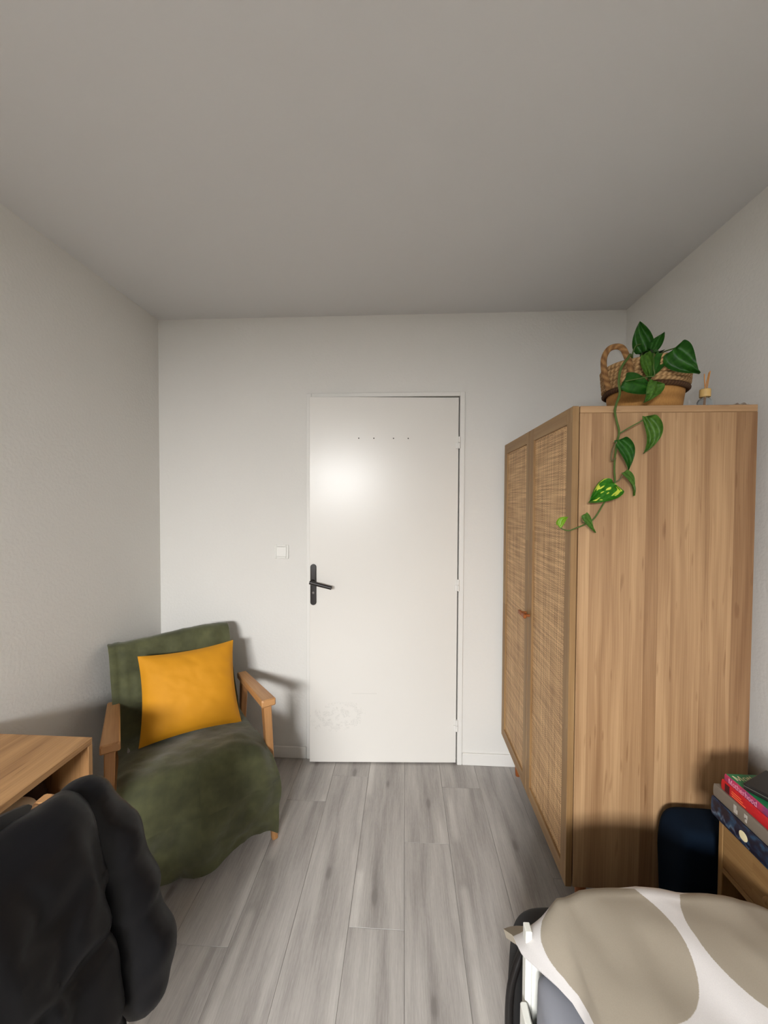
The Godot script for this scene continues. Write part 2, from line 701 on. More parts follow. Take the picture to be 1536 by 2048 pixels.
	var velvet := paint(512, 512, func(x, y):
		var a := velvet_n.get_noise_2d(x * 0.009, y * 0.013)
		var bb := velvet_n.get_noise_2d(x * 0.05 + 90.0, y * 0.035)
		var q := clampf(0.45 + a * 0.42 + bb * 0.12, 0.0, 1.0)
		return srgb(54, 56, 30).lerp(srgb(96, 98, 62), q))
	var th := textured("throw_velvet", velvet, 1.4, 1.4, 0.8)
	th.rim_enabled = true
	th.rim = 0.5
	th.rim_tint = 0.6
	relief(th, noise_tex(noise(82, 0.12, 2), 256), 0.05)
	var cu := mat("cushion_velvet", srgb(206, 141, 10), 0.75)
	cu.rim_enabled = true
	cu.rim = 0.35
	cu.rim_tint = 0.9
	mat("chair_fabric", srgb(150, 148, 146), 0.9)
	var off := srgb(214, 210, 208)
	var dot := srgb(158, 148, 132)
	var lin := noise(91, 0.6, 2)
	var duvet_tex := paint(614, 540, func(x, y):      # 0.614 x 0.54 m repeat
		var u: float = x / 1000.0
		var v: float = y / 1000.0
		var inside := false
		for c in [[0.0, 0.0], [0.307, 0.0], [0.614, 0.0], [0.0, 0.54], [0.307, 0.54], [0.614, 0.54], [0.1535, 0.27], [0.4605, 0.27]]:
			var dx: float = u - c[0]
			var dy: float = v - c[1]
			if dx * dx + dy * dy < 0.140 * 0.140: inside = true
		var q := 1.0 + lin.get_noise_2d(x, y) * 0.03
		return (dot if inside else off) * q)
	textured("duvet_cotton", duvet_tex, 1.0 / 0.614, 1.0 / 0.54, 0.9)
	mat("mattress_fabric", srgb(140, 142, 150), 0.95)
	mat("bed_white", srgb(226, 226, 218), 0.45)
	var jk := mat("jacket_nylon", srgb(9, 9, 13), 0.5, 0.35)
	jk.rim_enabled = true
	jk.rim = 0.05
	mat("black_fabric", srgb(26, 26, 28), 0.75)
	mat("black_leather", srgb(22, 19, 18), 0.45)
	mat("navy_fabric", srgb(11, 22, 35), 0.95, 0.2)
	mat("beige_canvas", srgb(208, 190, 162), 0.9)
	mat("cream", srgb(232, 222, 200), 0.8)
	mat("brown_dark", srgb(52, 33, 22), 0.9)
	# plant and basket
	var mid := noise(101, 0.05, 2)
	var green := paint(64, 128, func(x, y):
		var s: float = absf(x / 63.0 - 0.5) * 2.0
		var q := 0.5 + mid.get_noise_2d(x, y) * 0.4 + (0.2 if s < 0.05 else 0.0)
		var rib: float = sin((y / 127.0 - s * 0.25) * 60.0)
		q += 0.03 * rib
		return srgb(18, 58, 14).lerp(srgb(52, 104, 30), clampf(q, 0.0, 1.0)))
	var gl := textured("leaf_green", green, 1, 1, 0.42)
	var gl2 := textured("leaf_light", green, 1, 1, 0.45)
	gl2.albedo_texture = paint(64, 128, func(x, y):
		var s: float = absf(x / 63.0 - 0.5) * 2.0
		var q := 0.5 + mid.get_noise_2d(x + 300, y) * 0.5 + (0.3 if s < 0.06 else 0.0)
		return srgb(44, 80, 20).lerp(srgb(84, 120, 44), clampf(q, 0.0, 1.0)))
	var vari := textured("leaf_variegated", paint(96, 160, func(x, y):
		var a := mid.get_noise_2d(x * 0.9 + 700.0, y * 0.25)
		var b := mid.get_noise_2d(x * 2.0, y)
		var g := srgb(30, 88, 16).lerp(srgb(60, 124, 30), clampf(0.5 + b * 0.5, 0.0, 1.0))
		return g.lerp(srgb(196, 204, 76), smoothstep(0.34, 0.42, a))), 1, 1, 0.3)
	for q in [gl, gl2, vari]:
		q.backlight_enabled = true
		q.backlight = Color(0.10, 0.14, 0.05)
		q.metallic_specular = 0.35
	mat("leaf_lime", srgb(112, 152, 30), 0.4)
	mat("stem", srgb(74, 98, 40), 0.5)
	mat("stem_brown", srgb(92, 84, 52), 0.6)
	var strand := noise(111, 1.0, 2)
	var rope_t := paint(128, 256, func(x, y):
		var tw: float = sin((x / 128.0 * 2.0 + y / 256.0 * 8.0) * TAU) * 0.25
		var q := 0.5 + tw + strand.get_noise_2d((x + y * 0.5) * 0.3, y * 0.05) * 0.35
		return srgb(120, 86, 50).lerp(srgb(220, 182, 130), clampf(q, 0.0, 1.0)))
	var rp := textured("rope", rope_t, 1, 8.0, 0.9)
	relief(rp, rope_t, 0.25)
	var rd := textured("rope_dark", rope_t, 1, 12.0, 0.9, srgb(120, 100, 84))
	relief(rd, rope_t, 0.25)
	var rs := textured("rope_strap", rope_t, 1, 5.0, 0.9, srgb(205, 190, 172))
	relief(rs, rope_t, 0.25)
	var kraft_n := noise(121, 1.0, 2)
	var kraft := textured("kraft_weave", paint(256, 128, func(x, y):
		var q := 0.55 + 0.18 * sin(y * 0.9) + kraft_n.get_noise_2d(x * 0.5, y * 1.2) * 0.4
		return srgb(140, 96, 48).lerp(srgb(200, 148, 82), clampf(q, 0.0, 1.0))), 4, 1, 0.85)
	mat("soil", srgb(50, 38, 28), 1.0)
	mat("diffuser_cap", srgb(228, 190, 120), 0.5)
	mat("reed", srgb(212, 150, 84), 0.7)
	var gls := mat("bottle_glass", Color(0.93, 0.95, 0.96, 0.05), 0.03)
	gls.refraction_enabled = true
	gls.refraction_scale = 0.05
	mat("diffuser_oil", srgb(196, 160, 170), 0.1)
	mat("slip_paper", srgb(202, 190, 176), 0.8)
	# books
	mat("page", srgb(214, 204, 184), 0.9)
	mat("book_green", srgb(34, 120, 74), 0.5)
	var pk := noise(131, 0.02, 2)
	textured("book_pink", paint(256, 32, func(x, y): return srgb(178, 46, 84).lerp(srgb(120, 54, 108), clampf(pk.get_noise_2d(x, y) * 1.2 + (x / 256.0) * 0.9 - 0.1, 0.0, 1.0))), 1, 1, 0.45)
	mat("book_red", srgb(186, 16, 30), 0.4)
	mat("book_taupe", srgb(116, 106, 94), 0.7)
	mat("print_cream", srgb(226, 216, 176), 0.6)
	mat("print_pink", srgb(226, 150, 176), 0.6)
	mat("print_orange", srgb(236, 104, 66), 0.6)
	mat("print_red", srgb(236, 120, 108), 0.6)
	mat("print_maroon", srgb(70, 6, 18), 0.6)
	mat("print_pale", srgb(178, 172, 164), 0.6)
	mat("print_blue", srgb(120, 140, 160), 0.6)
	var nb := noise(141, 0.02, 4)
	textured("book_night", paint(512, 96, func(x, y):
		var q := nb.get_noise_2d(x * 0.8, y * 1.5)
		var c := srgb(12, 12, 34).lerp(srgb(28, 62, 90), clampf(q * 1.5 + 0.3, 0.0, 1.0))
		var band: float = absf(y - 66.0 - nb.get_noise_2d(x * 1.5, 400.0) * 26.0)
		if x < 250: c = c.lerp(srgb(140, 160, 178), clampf(1.0 - band / 10.0, 0.0, 1.0) * 0.55)
		return c), 1, 1, 0.35)

# ------------------------------------------------------------------ room
func room() -> void:
	var fl := thing("floor", "grey wood-effect laminate floor of long planks", "floor", Vector3.ZERO, 0.0, "", "structure")
	obj("subfloor", span(Vector3(XL, -0.12, ZB - 0.25), Vector3(XR, -0.011, ZF), 0.0), M.subfloor, fl)
	var joints := {-1: -1.284, 0: -1.628, 1: -1.961, -3: -1.83, -2: -0.72, -4: -1.2, -5: -1.9, 2: -0.9, 3: -1.5, 4: -0.7, 5: -1.2, -6: -0.8, -7: -1.4, -8: -1.0}
	var cnt := 0
	for k in range(-8, 7):
		var x0 := maxf(0.006 + 0.193 * k, XL)
		var x1 := minf(0.006 + 0.193 * (k + 1), XR)
		if x1 - x0 < 0.01: continue
		var z1: float = joints.get(k, -1.0)
		while z1 > ZB: z1 -= 1.29
		while z1 < ZF:
			var a := maxf(z1, ZB - 0.02)
			var b := minf(z1 + 1.29, ZF)
			if b - a > 0.004:
				var bm := MB.new()
				bm.box(Vector3((x0 + x1) / 2.0, -0.005, (a + b) / 2.0), Vector3(x1 - x0 - 0.0006, 0.01, b - a - 0.0006), 0.0008, Transform3D.IDENTITY, 2, Vector2(0.0965, 0.645))
				obj("plank", bm, M["plank_%d" % ((cnt * 3 + k * k) % 5)], fl)
				cnt += 1
			z1 += 1.29
	tag(obj("ceiling", span(Vector3(XL - 0.15, CEIL, ZB - 0.3), Vector3(XR + 0.15, CEIL + 0.15, ZF + 0.2), 0.0), M.ceiling_paint), "plain matt white ceiling", "ceiling", "", "structure")
	var w := MB.new()      # back wall with the door opening
	w.box(Vector3((XL - 0.55) / 2.0, CEIL / 2.0, ZB - 0.06), Vector3(-0.55 - XL, CEIL, 0.12), 0.0)
	w.box(Vector3((0.321 + XR) / 2.0, CEIL / 2.0, ZB - 0.06), Vector3(XR - 0.321, CEIL, 0.12), 0.0)
	w.box(Vector3((-0.55 + 0.321) / 2.0, (2.068 + CEIL) / 2.0, ZB - 0.06), Vector3(0.871, CEIL - 2.068, 0.12), 0.0)
	w.box(Vector3((XL + XR) / 2.0, CEIL / 2.0, ZB - 0.2), Vector3(XR - XL, CEIL, 0.1), 0.0)
	tag(obj("wall_back", w, M.wall_paint), "white painted wall holding the door", "wall", "", "structure")
	tag(obj("wall_left", span(Vector3(XL - 0.15, -0.12, ZB - 0.3), Vector3(XL, CEIL, ZF + 0.2), 0.0), M.wall_paint), "white wall on the left behind the desk and armchair", "wall", "", "structure")
	tag(obj("wall_right", span(Vector3(XR, -0.12, ZB - 0.3), Vector3(XR + 0.15, CEIL, ZF + 0.2), 0.0), M.wall_paint), "white wall on the right behind the wardrobe", "wall", "", "structure")
	var wx0 := -1.08
	var wx1 := -0.10
	var wy0 := 1.0
	var wy1 := 2.02
	var f := MB.new()
	f.box(Vector3((XL + wx0) / 2.0, CEIL / 2.0, ZF + 0.1), Vector3(wx0 - XL, CEIL, 0.2), 0.0)
	f.box(Vector3((wx1 + XR) / 2.0, CEIL / 2.0, ZF + 0.1), Vector3(XR - wx1, CEIL, 0.2), 0.0)
	f.box(Vector3((wx0 + wx1) / 2.0, wy0 / 2.0, ZF + 0.1), Vector3(wx1 - wx0, wy0, 0.2), 0.0)
	f.box(Vector3((wx0 + wx1) / 2.0, (wy1 + CEIL) / 2.0, ZF + 0.1), Vector3(wx1 - wx0, CEIL - wy1, 0.2), 0.0)
	tag(obj("wall_front", f, M.wall_paint), "white wall with the window, behind the photographer", "wall", "", "structure")
	var wn := thing("window_1", "white framed window that lets the daylight in", "window", Vector3((wx0 + wx1) / 2.0, wy0, ZF + 0.1), 0.0, "", "structure")
	var fr := MB.new()
	var ww := wx1 - wx0
	var wh := wy1 - wy0
	for s in [-1.0, 1.0]:
		fr.box(Vector3(s * (ww / 2.0 - 0.025), wh / 2.0, 0), Vector3(0.05, wh, 0.06), 0.003)
		fr.box(Vector3(0, wh / 2.0 + s * (wh / 2.0 - 0.025), 0), Vector3(ww - 0.1, 0.05, 0.06), 0.003)
	obj("window_frame", fr, M.white_plastic, wn)
	obj("window_pane", one(Vector3(0, wh / 2.0, 0), Vector3(ww - 0.1, wh - 0.1, 0.006), 0.0), M.glass, wn)
	for seg in [[XL, -0.556], [0.327, XR]]:
		var bb := span(Vector3(seg[0], 0.0, ZB), Vector3(seg[1], 0.067, ZB + 0.012), 0.003)
		var nm := "left of the door" if seg[0] < -1.0 else "between door and wardrobe"
		tag(obj("baseboard_back", bb, M.trim_paint), "white skirting board on the door wall, " + nm, "baseboard", "", "structure")
	tag(obj("baseboard_left", span(Vector3(XL, 0.0, ZB + 0.013), Vector3(XL + 0.012, 0.067, ZF), 0.003), M.trim_paint), "white skirting board along the left wall", "baseboard", "", "structure")
	tag(obj("baseboard_right", span(Vector3(XR - 0.012, 0.0, ZB + 0.013), Vector3(XR, 0.067, ZF), 0.003), M.trim_paint), "white skirting board along the right wall", "baseboard", "", "structure")

func door() -> void:
	var d := thing("door_1", "plain white flush door with a black lever handle, slightly ajar", "door", Vector3(0.292, 0, ZB + 0.004), 0.0, "", "structure")
	var fr := MB.new()
	for s in [[-0.846, -0.817], [0.006, 0.033]]:
		fr.box(Vector3((s[0] + s[1]) / 2.0, 1.036, -0.06), Vector3(s[1] - s[0], 2.072, 0.135), 0.002)
	fr.box(Vector3((-0.817 + 0.006) / 2.0, 2.0605, -0.06), Vector3(0.823, 0.023, 0.135), 0.002)
	obj("door_frame", fr, M.trim_paint, d)
	var lf := MB.new()
	lf.box(Vector3(0, 0, 0), Vector3(0.82, 2.035, 0.038), 0.0015)
	var leaf_o := obj("door_leaf", lf, M.door_paint, d)
	var ang := asin(0.043 / 0.82)
	leaf_o.rotation.y = ang
	leaf_o.position = Vector3(-0.41 * cos(ang), 0.008 + 1.0175, 0.41 * sin(ang)) + Basis(Vector3.UP, ang) * Vector3(0, 0, -0.019)
	var face := 0.019
	# plate with rounded ends
	var pl := MB.new()
	var outline := []
	for k in 17:
		var a := PI * k / 16.0
		outline.append(Vector2(cos(a) * 0.0165, 0.0975 + sin(a) * 0.0165))
	for k in 17:
		var a := PI + PI * k / 16.0
		outline.append(Vector2(cos(a) * 0.0165, -0.0975 + sin(a) * 0.0165))
	var px := -0.388
	var py := 1.009 - 1.0255
	var rows := []
	for q in [[1.0, 0.0], [1.0, 0.006], [0.9, 0.0085], [0.0, 0.0085]]:
		var row := []
		for p in outline:
			row.append(Vector3(px + p.x * q[0], py + (p.y if q[0] > 0.0 else 0.0) * (1.0 if q[0] > 0.95 else 0.985), face + q[1]))
		row.append(row[0])
		rows.append(row)
	pl.grid(rows)
	var plate := obj("handle_plate", pl, M.dark_metal, leaf_o)
	plate.set_meta("label", "long black backplate of the handle")
	var lv := MB.new()
	var lc := Vector3(px, py + 0.018, face + 0.008)
	lv.tube([lc, lc + Vector3(0, 0, 0.012), lc + Vector3(0, 0, 0.0121), lc + Vector3(0, 0, 0.045)], [0.013, 0.013, 0.0095, 0.0095], 20)
	var l0 := lc + Vector3(-0.012, 0.004, 0.045)
	var l1 := lc + Vector3(0.108, -0.026, 0.045)
	lv.tube([l0, l0.lerp(l1, 0.02), l0.lerp(l1, 0.98), l1], [0.0085, 0.0105, 0.0105, 0.009], 20)
	obj("lever", lv, M.dark_metal, leaf_o).set_meta("label", "black lever tilted slightly down")
	var kh := MB.new()
	var kc := Vector3(px, py - 0.045, face + 0.0085)
	kh.lathe([[0.0, 0.0015], [0.005, 0.0015], [0.0065, 0.0]], Vector3.ZERO, 16)
	var ko := obj("keyhole", kh, mat("steel_grey", srgb(120, 116, 112), 0.35), leaf_o)
	ko.position = kc
	ko.rotation.x = PI / 2.0
	for hx in [-0.257, -0.174, -0.066, 0.015]:
		var sh := MB.new()
		sh.lathe([[0.0, 0.0004], [0.003, 0.0004], [0.0036, 0.0]], Vector3.ZERO, 10)
		var so := obj("screw_hole", sh, M.hole_dark, leaf_o)
		so.position = Vector3(hx + 0.118, 1.818 - 1.0255, face)
		so.rotation.x = PI / 2.0
	for hy in [1.795, 1.01, 0.223]:
		var hg := MB.new()
		var c := Vector3(0.0035, hy, 0.008)
		hg.tube([c + Vector3(0, -0.032, 0), c + Vector3(0, -0.001, 0)], 0.0068, 14)
		hg.tube([c + Vector3(0, 0.001, 0), c + Vector3(0, 0.032, 0)], 0.0068, 14)
		hg.box(c + Vector3(-0.011, -0.016, -0.004), Vector3(0.014, 0.032, 0.004), 0.0005)
		obj("hinge", hg, M.trim_paint, d)
	var sw := thing("light_switch", "square white light switch on the wall left of the door handle", "light switch", Vector3(-0.6985, 1.184, ZB))
	var fs := MB.new()
	for s in [-1.0, 1.0]:
		fs.box(Vector3(s * 0.0345, 0, 0.005), Vector3(0.013, 0.082, 0.010), 0.004)
		fs.box(Vector3(0, s * 0.0345, 0.005), Vector3(0.058, 0.013, 0.010), 0.004)
	fs.box(Vector3(0, 0, 0.002), Vector3(0.06, 0.06, 0.004), 0.0)
	obj("switch_frame", fs, M.white_plastic, sw)
	var rk := MB.new()
	rk.box(Vector3(0, 0, 0.008), Vector3(0.054, 0.054, 0.007), 0.0015, Transform3D(Basis(Vector3.UP, 0.05), Vector3.ZERO))
	obj("rocker", rk, M.white_plastic, sw)

# ------------------------------------------------------------------ wardrobe
func wardrobe() -> void:
	var x0 := 0.553
	var x1 := 1.095
	var zn := -1.265
	var zf := -2.105
	var y0 := 0.205
	var y1 := 1.775
	var w := thing("wardrobe", "tall light-wood wardrobe with two woven rattan doors", "wardrobe", Vector3((x0 + x1) / 2.0, 0, (zn + zf) / 2.0))
	var o := -w.position
	var T := 0.02
	for s in [[zn - T, zn], [zf, zf + T]]:
		obj("side_panel", span(Vector3(x0 + 0.003, y0, s[0]) + o, Vector3(x1, y1 - 0.0225, s[1]) + o, 0.001), M.wardrobe_wood, w)
	obj("top_board", span(Vector3(x0 + 0.003, y1 - 0.022, zf) + o, Vector3(x1, y1, zn) + o, 0.0015, 0, Vector2(0.1, 0.3)), M.wardrobe_wood, w)
	obj("bottom_board", span(Vector3(x0 + 0.003, y0, zf + T) + o, Vector3(x1, y0 + T, zn - T) + o, 0.001, 2), M.wardrobe_wood, w)
	obj("back_panel", span(Vector3(x1 - 0.008, y0 + T, zf + T) + o, Vector3(x1 - 0.002, y1 - 0.022, zn - T) + o, 0.0), M.wardrobe_wood, w)
	var zm := (zn + zf) / 2.0
	for s in [[zm + 0.0015, zn, 1.0], [zf, zm - 0.0015, -1.0]]:
		var dr := MB.new()
		var a: float = s[0]
		var b: float = s[1]
		var xa := x0 - 0.02
		var st := 0.045
		var rl := 0.05
		for q in [[a, a + st], [b - st, b]]:
			dr.box(Vector3((xa + x0) / 2.0, (y0 + y1) / 2.0, (q[0] + q[1]) / 2.0) + o, Vector3(0.02, y1 - y0, st), 0.0012, Transform3D.IDENTITY, 1, Vector2(q[0] * 3.0, q[1]))
		for q in [[y0, y0 + rl], [y1 - rl, y1]]:
			dr.box(Vector3((xa + x0) / 2.0, (q[0] + q[1]) / 2.0, (a + b) / 2.0) + o, Vector3(0.0195, rl, b - a - 2.0 * st), 0.001, Transform3D.IDENTITY, 2, Vector2(q[0], 0.2))
		var d := obj("door", dr, M.wardrobe_frame, w)
		var rp := MB.new()
		rp.box(Vector3(xa + 0.011, (y0 + y1) / 2.0, (a + b) / 2.0) + o, Vector3(0.006, y1 - y0 - 2.0 * rl, b - a - 2.0 * st), 0.0, Transform3D.IDENTITY, 1, Vector2(0.166, 0.728))
		obj("rattan_panel", rp, M.rattan, d).set_meta("label", "woven natural rattan panel")
		var hd := MB.new()
		var hz: float = (a + 0.02) if s[2] > 0 else (b - 0.02)
		var hp := Vector3(xa, 0.985, hz) + o
		hd.tube([hp, hp + Vector3(-0.018, 0, 0)], 0.006, 12)
		hd.box(hp + Vector3(-0.024, 0, 0), Vector3(0.013, 0.017, 0.04), 0.003)
		obj("handle", hd, M.handle_wood, d).set_meta("label", "small brown wooden pull")
	for lx in [x0 + 0.06, x1 - 0.06]:
		for lz in [zn - 0.07, zf + 0.035]:
			var lg := MB.new()
			lg.tube([Vector3(lx, 0, lz) + o, Vector3(lx, 0.012, lz) + o, Vector3(lx + 0.0, y0, lz) + o], [0.011, 0.0125, 0.021], 18)
			obj("leg", lg, M.handle_wood, w)

# ------------------------------------------------------------------ armchair, throw, cushion
const CH := Vector3(-1.007, 0, -1.708)
const CHA := 0.6458
func armchair() -> void:
	var c := thing("armchair", "low wooden-armed armchair standing in the corner", "armchair", CH, CHA)
	for s in [-1.0, 1.0]:
		var ax := 0.288 if s > 0 else -0.279
		var lg := MB.new()
		lg.bar(Vector3(ax + 0.002 * s, 0.57, 0.262), Vector3(ax + 0.012 * s, 0.0, 0.345), Vector3.RIGHT, 0.034, 0.048, 0.024, 0.028)
		obj("leg", lg, M.arm_wood, c)
		var rg := MB.new()
		rg.bar(Vector3(ax, 0.545, -0.115), Vector3(ax, 0.0, -0.20), Vector3.RIGHT, 0.032, 0.045, 0.024, 0.028)
		obj("leg", rg, M.arm_wood, c)
		var am := MB.new()
		am.bar(Vector3(ax, 0.531, -0.17), Vector3(ax, 0.585, 0.312), Vector3.RIGHT, 0.048, 0.03, 0.062, 0.032, 0.005)
		obj("arm", am, M.arm_wood, c)
		var rl := MB.new()
		rl.bar(Vector3(ax * 0.94, 0.335, 0.29), Vector3(ax * 0.94, 0.30, -0.15), Vector3.RIGHT, 0.022, 0.05, 0.022, 0.05)
		obj("side_rail", rl, M.arm_wood, c)
	var st := MB.new()
	st.box(Vector3(0, 0, 0), Vector3(0.49, 0.085, 0.42), 0.018, Transform3D(Basis(Vector3.RIGHT, -0.10), Vector3(0.0, 0.372, 0.10)))
	obj("seat", st, M.chair_fabric, c)
	var bk := MB.new()
	bk.box(Vector3(0, 0, 0), Vector3(0.48, 0.43, 0.05), 0.018, Transform3D(Basis(Vector3.RIGHT, -0.25), Vector3(-0.035, 0.56, -0.192)))
	obj("backrest", bk, M.chair_fabric, c)
	# throw blanket
	var prof := [Vector2(-0.30, 0.42), Vector2(-0.290, 0.55), Vector2(-0.272, 0.68), Vector2(-0.262, 0.765), Vector2(-0.246, 0.798), Vector2(-0.215, 0.804), Vector2(-0.187, 0.787), Vector2(-0.167, 0.74), Vector2(-0.145, 0.65), Vector2(-0.120, 0.55), Vector2(-0.095, 0.47), Vector2(-0.070, 0.425),
		Vector2(-0.02, 0.412), Vector2(0.07, 0.418), Vector2(0.17, 0.431), Vector2(0.25, 0.442), Vector2(0.315, 0.444), Vector2(0.352, 0.430), Vector2(0.374, 0.395), Vector2(0.384, 0.33), Vector2(0.386, 0.25), Vector2(0.384, 0.17), Vector2(0.381, 0.10), Vector2(0.378, 0.055)]
	var p3 := []
	for p in prof: p3.append(Vector3(0, p.y, p.x))
	var path := catmull(p3, 5)
	var nz := noise(201, 1.0, 3)
	var run := 0.0
	var rows := []
	var uvs := []
	var N := path.size()
	for r in N:
		var f := float(r) / (N - 1) * (prof.size() - 1)      # profile station
		if r > 0: run += (path[r] - path[r - 1]).length()
		var xl := lut([[0, -0.285], [5, -0.302], [8, -0.288], [11, -0.272], [13, -0.258], [17, -0.262], [20, -0.272], [23, -0.268]], f)
		var xr := lut([[0, 0.215], [5, 0.224], [8, 0.232], [10, 0.25], [12, 0.252], [15, 0.262], [16, 0.275], [17, 0.295], [18, 0.305], [20, 0.322], [21.5, 0.312], [23, 0.305]], f)
		var row := []
		var uv := []
		for k in 41:
			var s := k / 40.0
			var x := lerpf(xl, xr, s)
			var p: Vector3 = path[r]
			p.x = x
			var front := smoothstep(17.5, 20.5, f)
			var back := smoothstep(10.5, 8.0, f)
			var seat := (1.0 - front) * (1.0 - back)
			# vertical folds on the drop, soft rumples elsewhere
			var fold := sin(x * 17.0 + 1.0 + nz.get_noise_2d(x * 3.0, p.y * 2.0) * 2.5) * 0.013 * (1.0 + 0.8 * smoothstep(0.05, 0.25, x)) + nz.get_noise_2d(x * 7.0 + 3.0, p.y * 4.0) * 0.02
			p.z += front * fold * smoothstep(0.44, 0.2, p.y)
			p.z += front * 0.016
			p.y += seat * (nz.get_noise_2d(x * 6.0, p.z * 6.0) * 0.012 + 0.004)
			p.y -= seat * 0.02 * pow(absf(s * 2.0 - 1.0), 6.0)
			p.z += back * nz.get_noise_2d(x * 9.0 + 20.0, p.y * 4.0) * 0.012
			p.y += back * 0.01 * sin(x * 9.0 + 0.6) * smoothstep(0.74, 0.8, p.y)
			var left_pleat := smoothstep(0.22, 0.0, s) * back
			p.z += left_pleat * sin(s * 70.0) * 0.006
			# wavy hem
			if f > 21.0:
				var hem := lut([[-0.27, 0.075], [-0.18, 0.068], [0.0, 0.04], [0.085, 0.055], [0.14, 0.082], [0.19, 0.075], [0.25, 0.062], [0.31, 0.045]], x)
				p.y += (hem - 0.055) * smoothstep(21.0, 23.0, f)
				p.z += (f - 21.0) * 0.006 * sin(x * 23.0)
			# corner roundness at the right of the seat front
			p.y -= 0.05 * smoothstep(0.86, 1.0, s) * smoothstep(14.5, 17.0, f) * (1.0 - smoothstep(18.0, 20.0, f))
			p.z -= 0.03 * smoothstep(0.86, 1.0, s) * smoothstep(16.0, 18.0, f)
			row.append(p)
			uv.append(Vector2(x, run))
		rows.append(row)
		uvs.append(uv)
	var th := MB.new()
	th.cloth(rows, uvs, 0.006)
	var to := obj("throw_blanket", th, M.throw_velvet)
	to.position = CH
	to.rotation.y = CHA
	tag(to, "olive green plush throw draped over the armchair, hanging almost to the floor", "throw")
	# cushion
	var tl := Vector3(-0.187, 0.762, -0.085)
	var tr := Vector3(0.226, 0.757, -0.085)
	var br := Vector3(0.226, 0.412, 0.085)
	var bl := Vector3(-0.19, 0.43, 0.085)
	var cb := MB.new()
	var nn := (tr - tl).cross(tl - bl).normalized()
	for side in [1.0, -1.0]:
		var cr := []
		for r in 33:
			var v := r / 16.0 - 1.0
			var row := []
			for k in 33:
				var u := k / 16.0 - 1.0
				# edges bow inward between the pointed corners
				var uu := u * (1.0 - 0.075 * (1.0 - v * v))
				var vv := v * (1.0 - 0.08 * (1.0 - u * u))
				var p := tl.lerp(tr, (uu + 1.0) / 2.0).lerp(bl.lerp(br, (uu + 1.0) / 2.0), (vv + 1.0) / 2.0)
				var tk := pow(maxf(1.0 - pow(absf(u), 2.6), 0.0), 0.62) * pow(maxf(1.0 - pow(absf(v), 2.6), 0.0), 0.62)
				var wr := nz.get_noise_2d(u * 2.2 + 9.0, v * 2.2) * 0.006
				wr += sin((u - v) * 16.0) * 0.0025 * smoothstep(0.55, 0.95, maxf(absf(u), absf(v)))
				p += nn * side * (0.058 * tk + wr * tk + 0.002)
				if side > 0: p += nn * 0.012 * tk
				row.append(p)
			cr.append(row)
		cb.grid(cr, [], side > 0.0)
	var co := obj("cushion", cb, M.cushion_velvet)
	co.position = CH
	co.rotation.y = CHA
	tag(co, "square mustard yellow velvet cushion leaning on the green throw", "cushion")

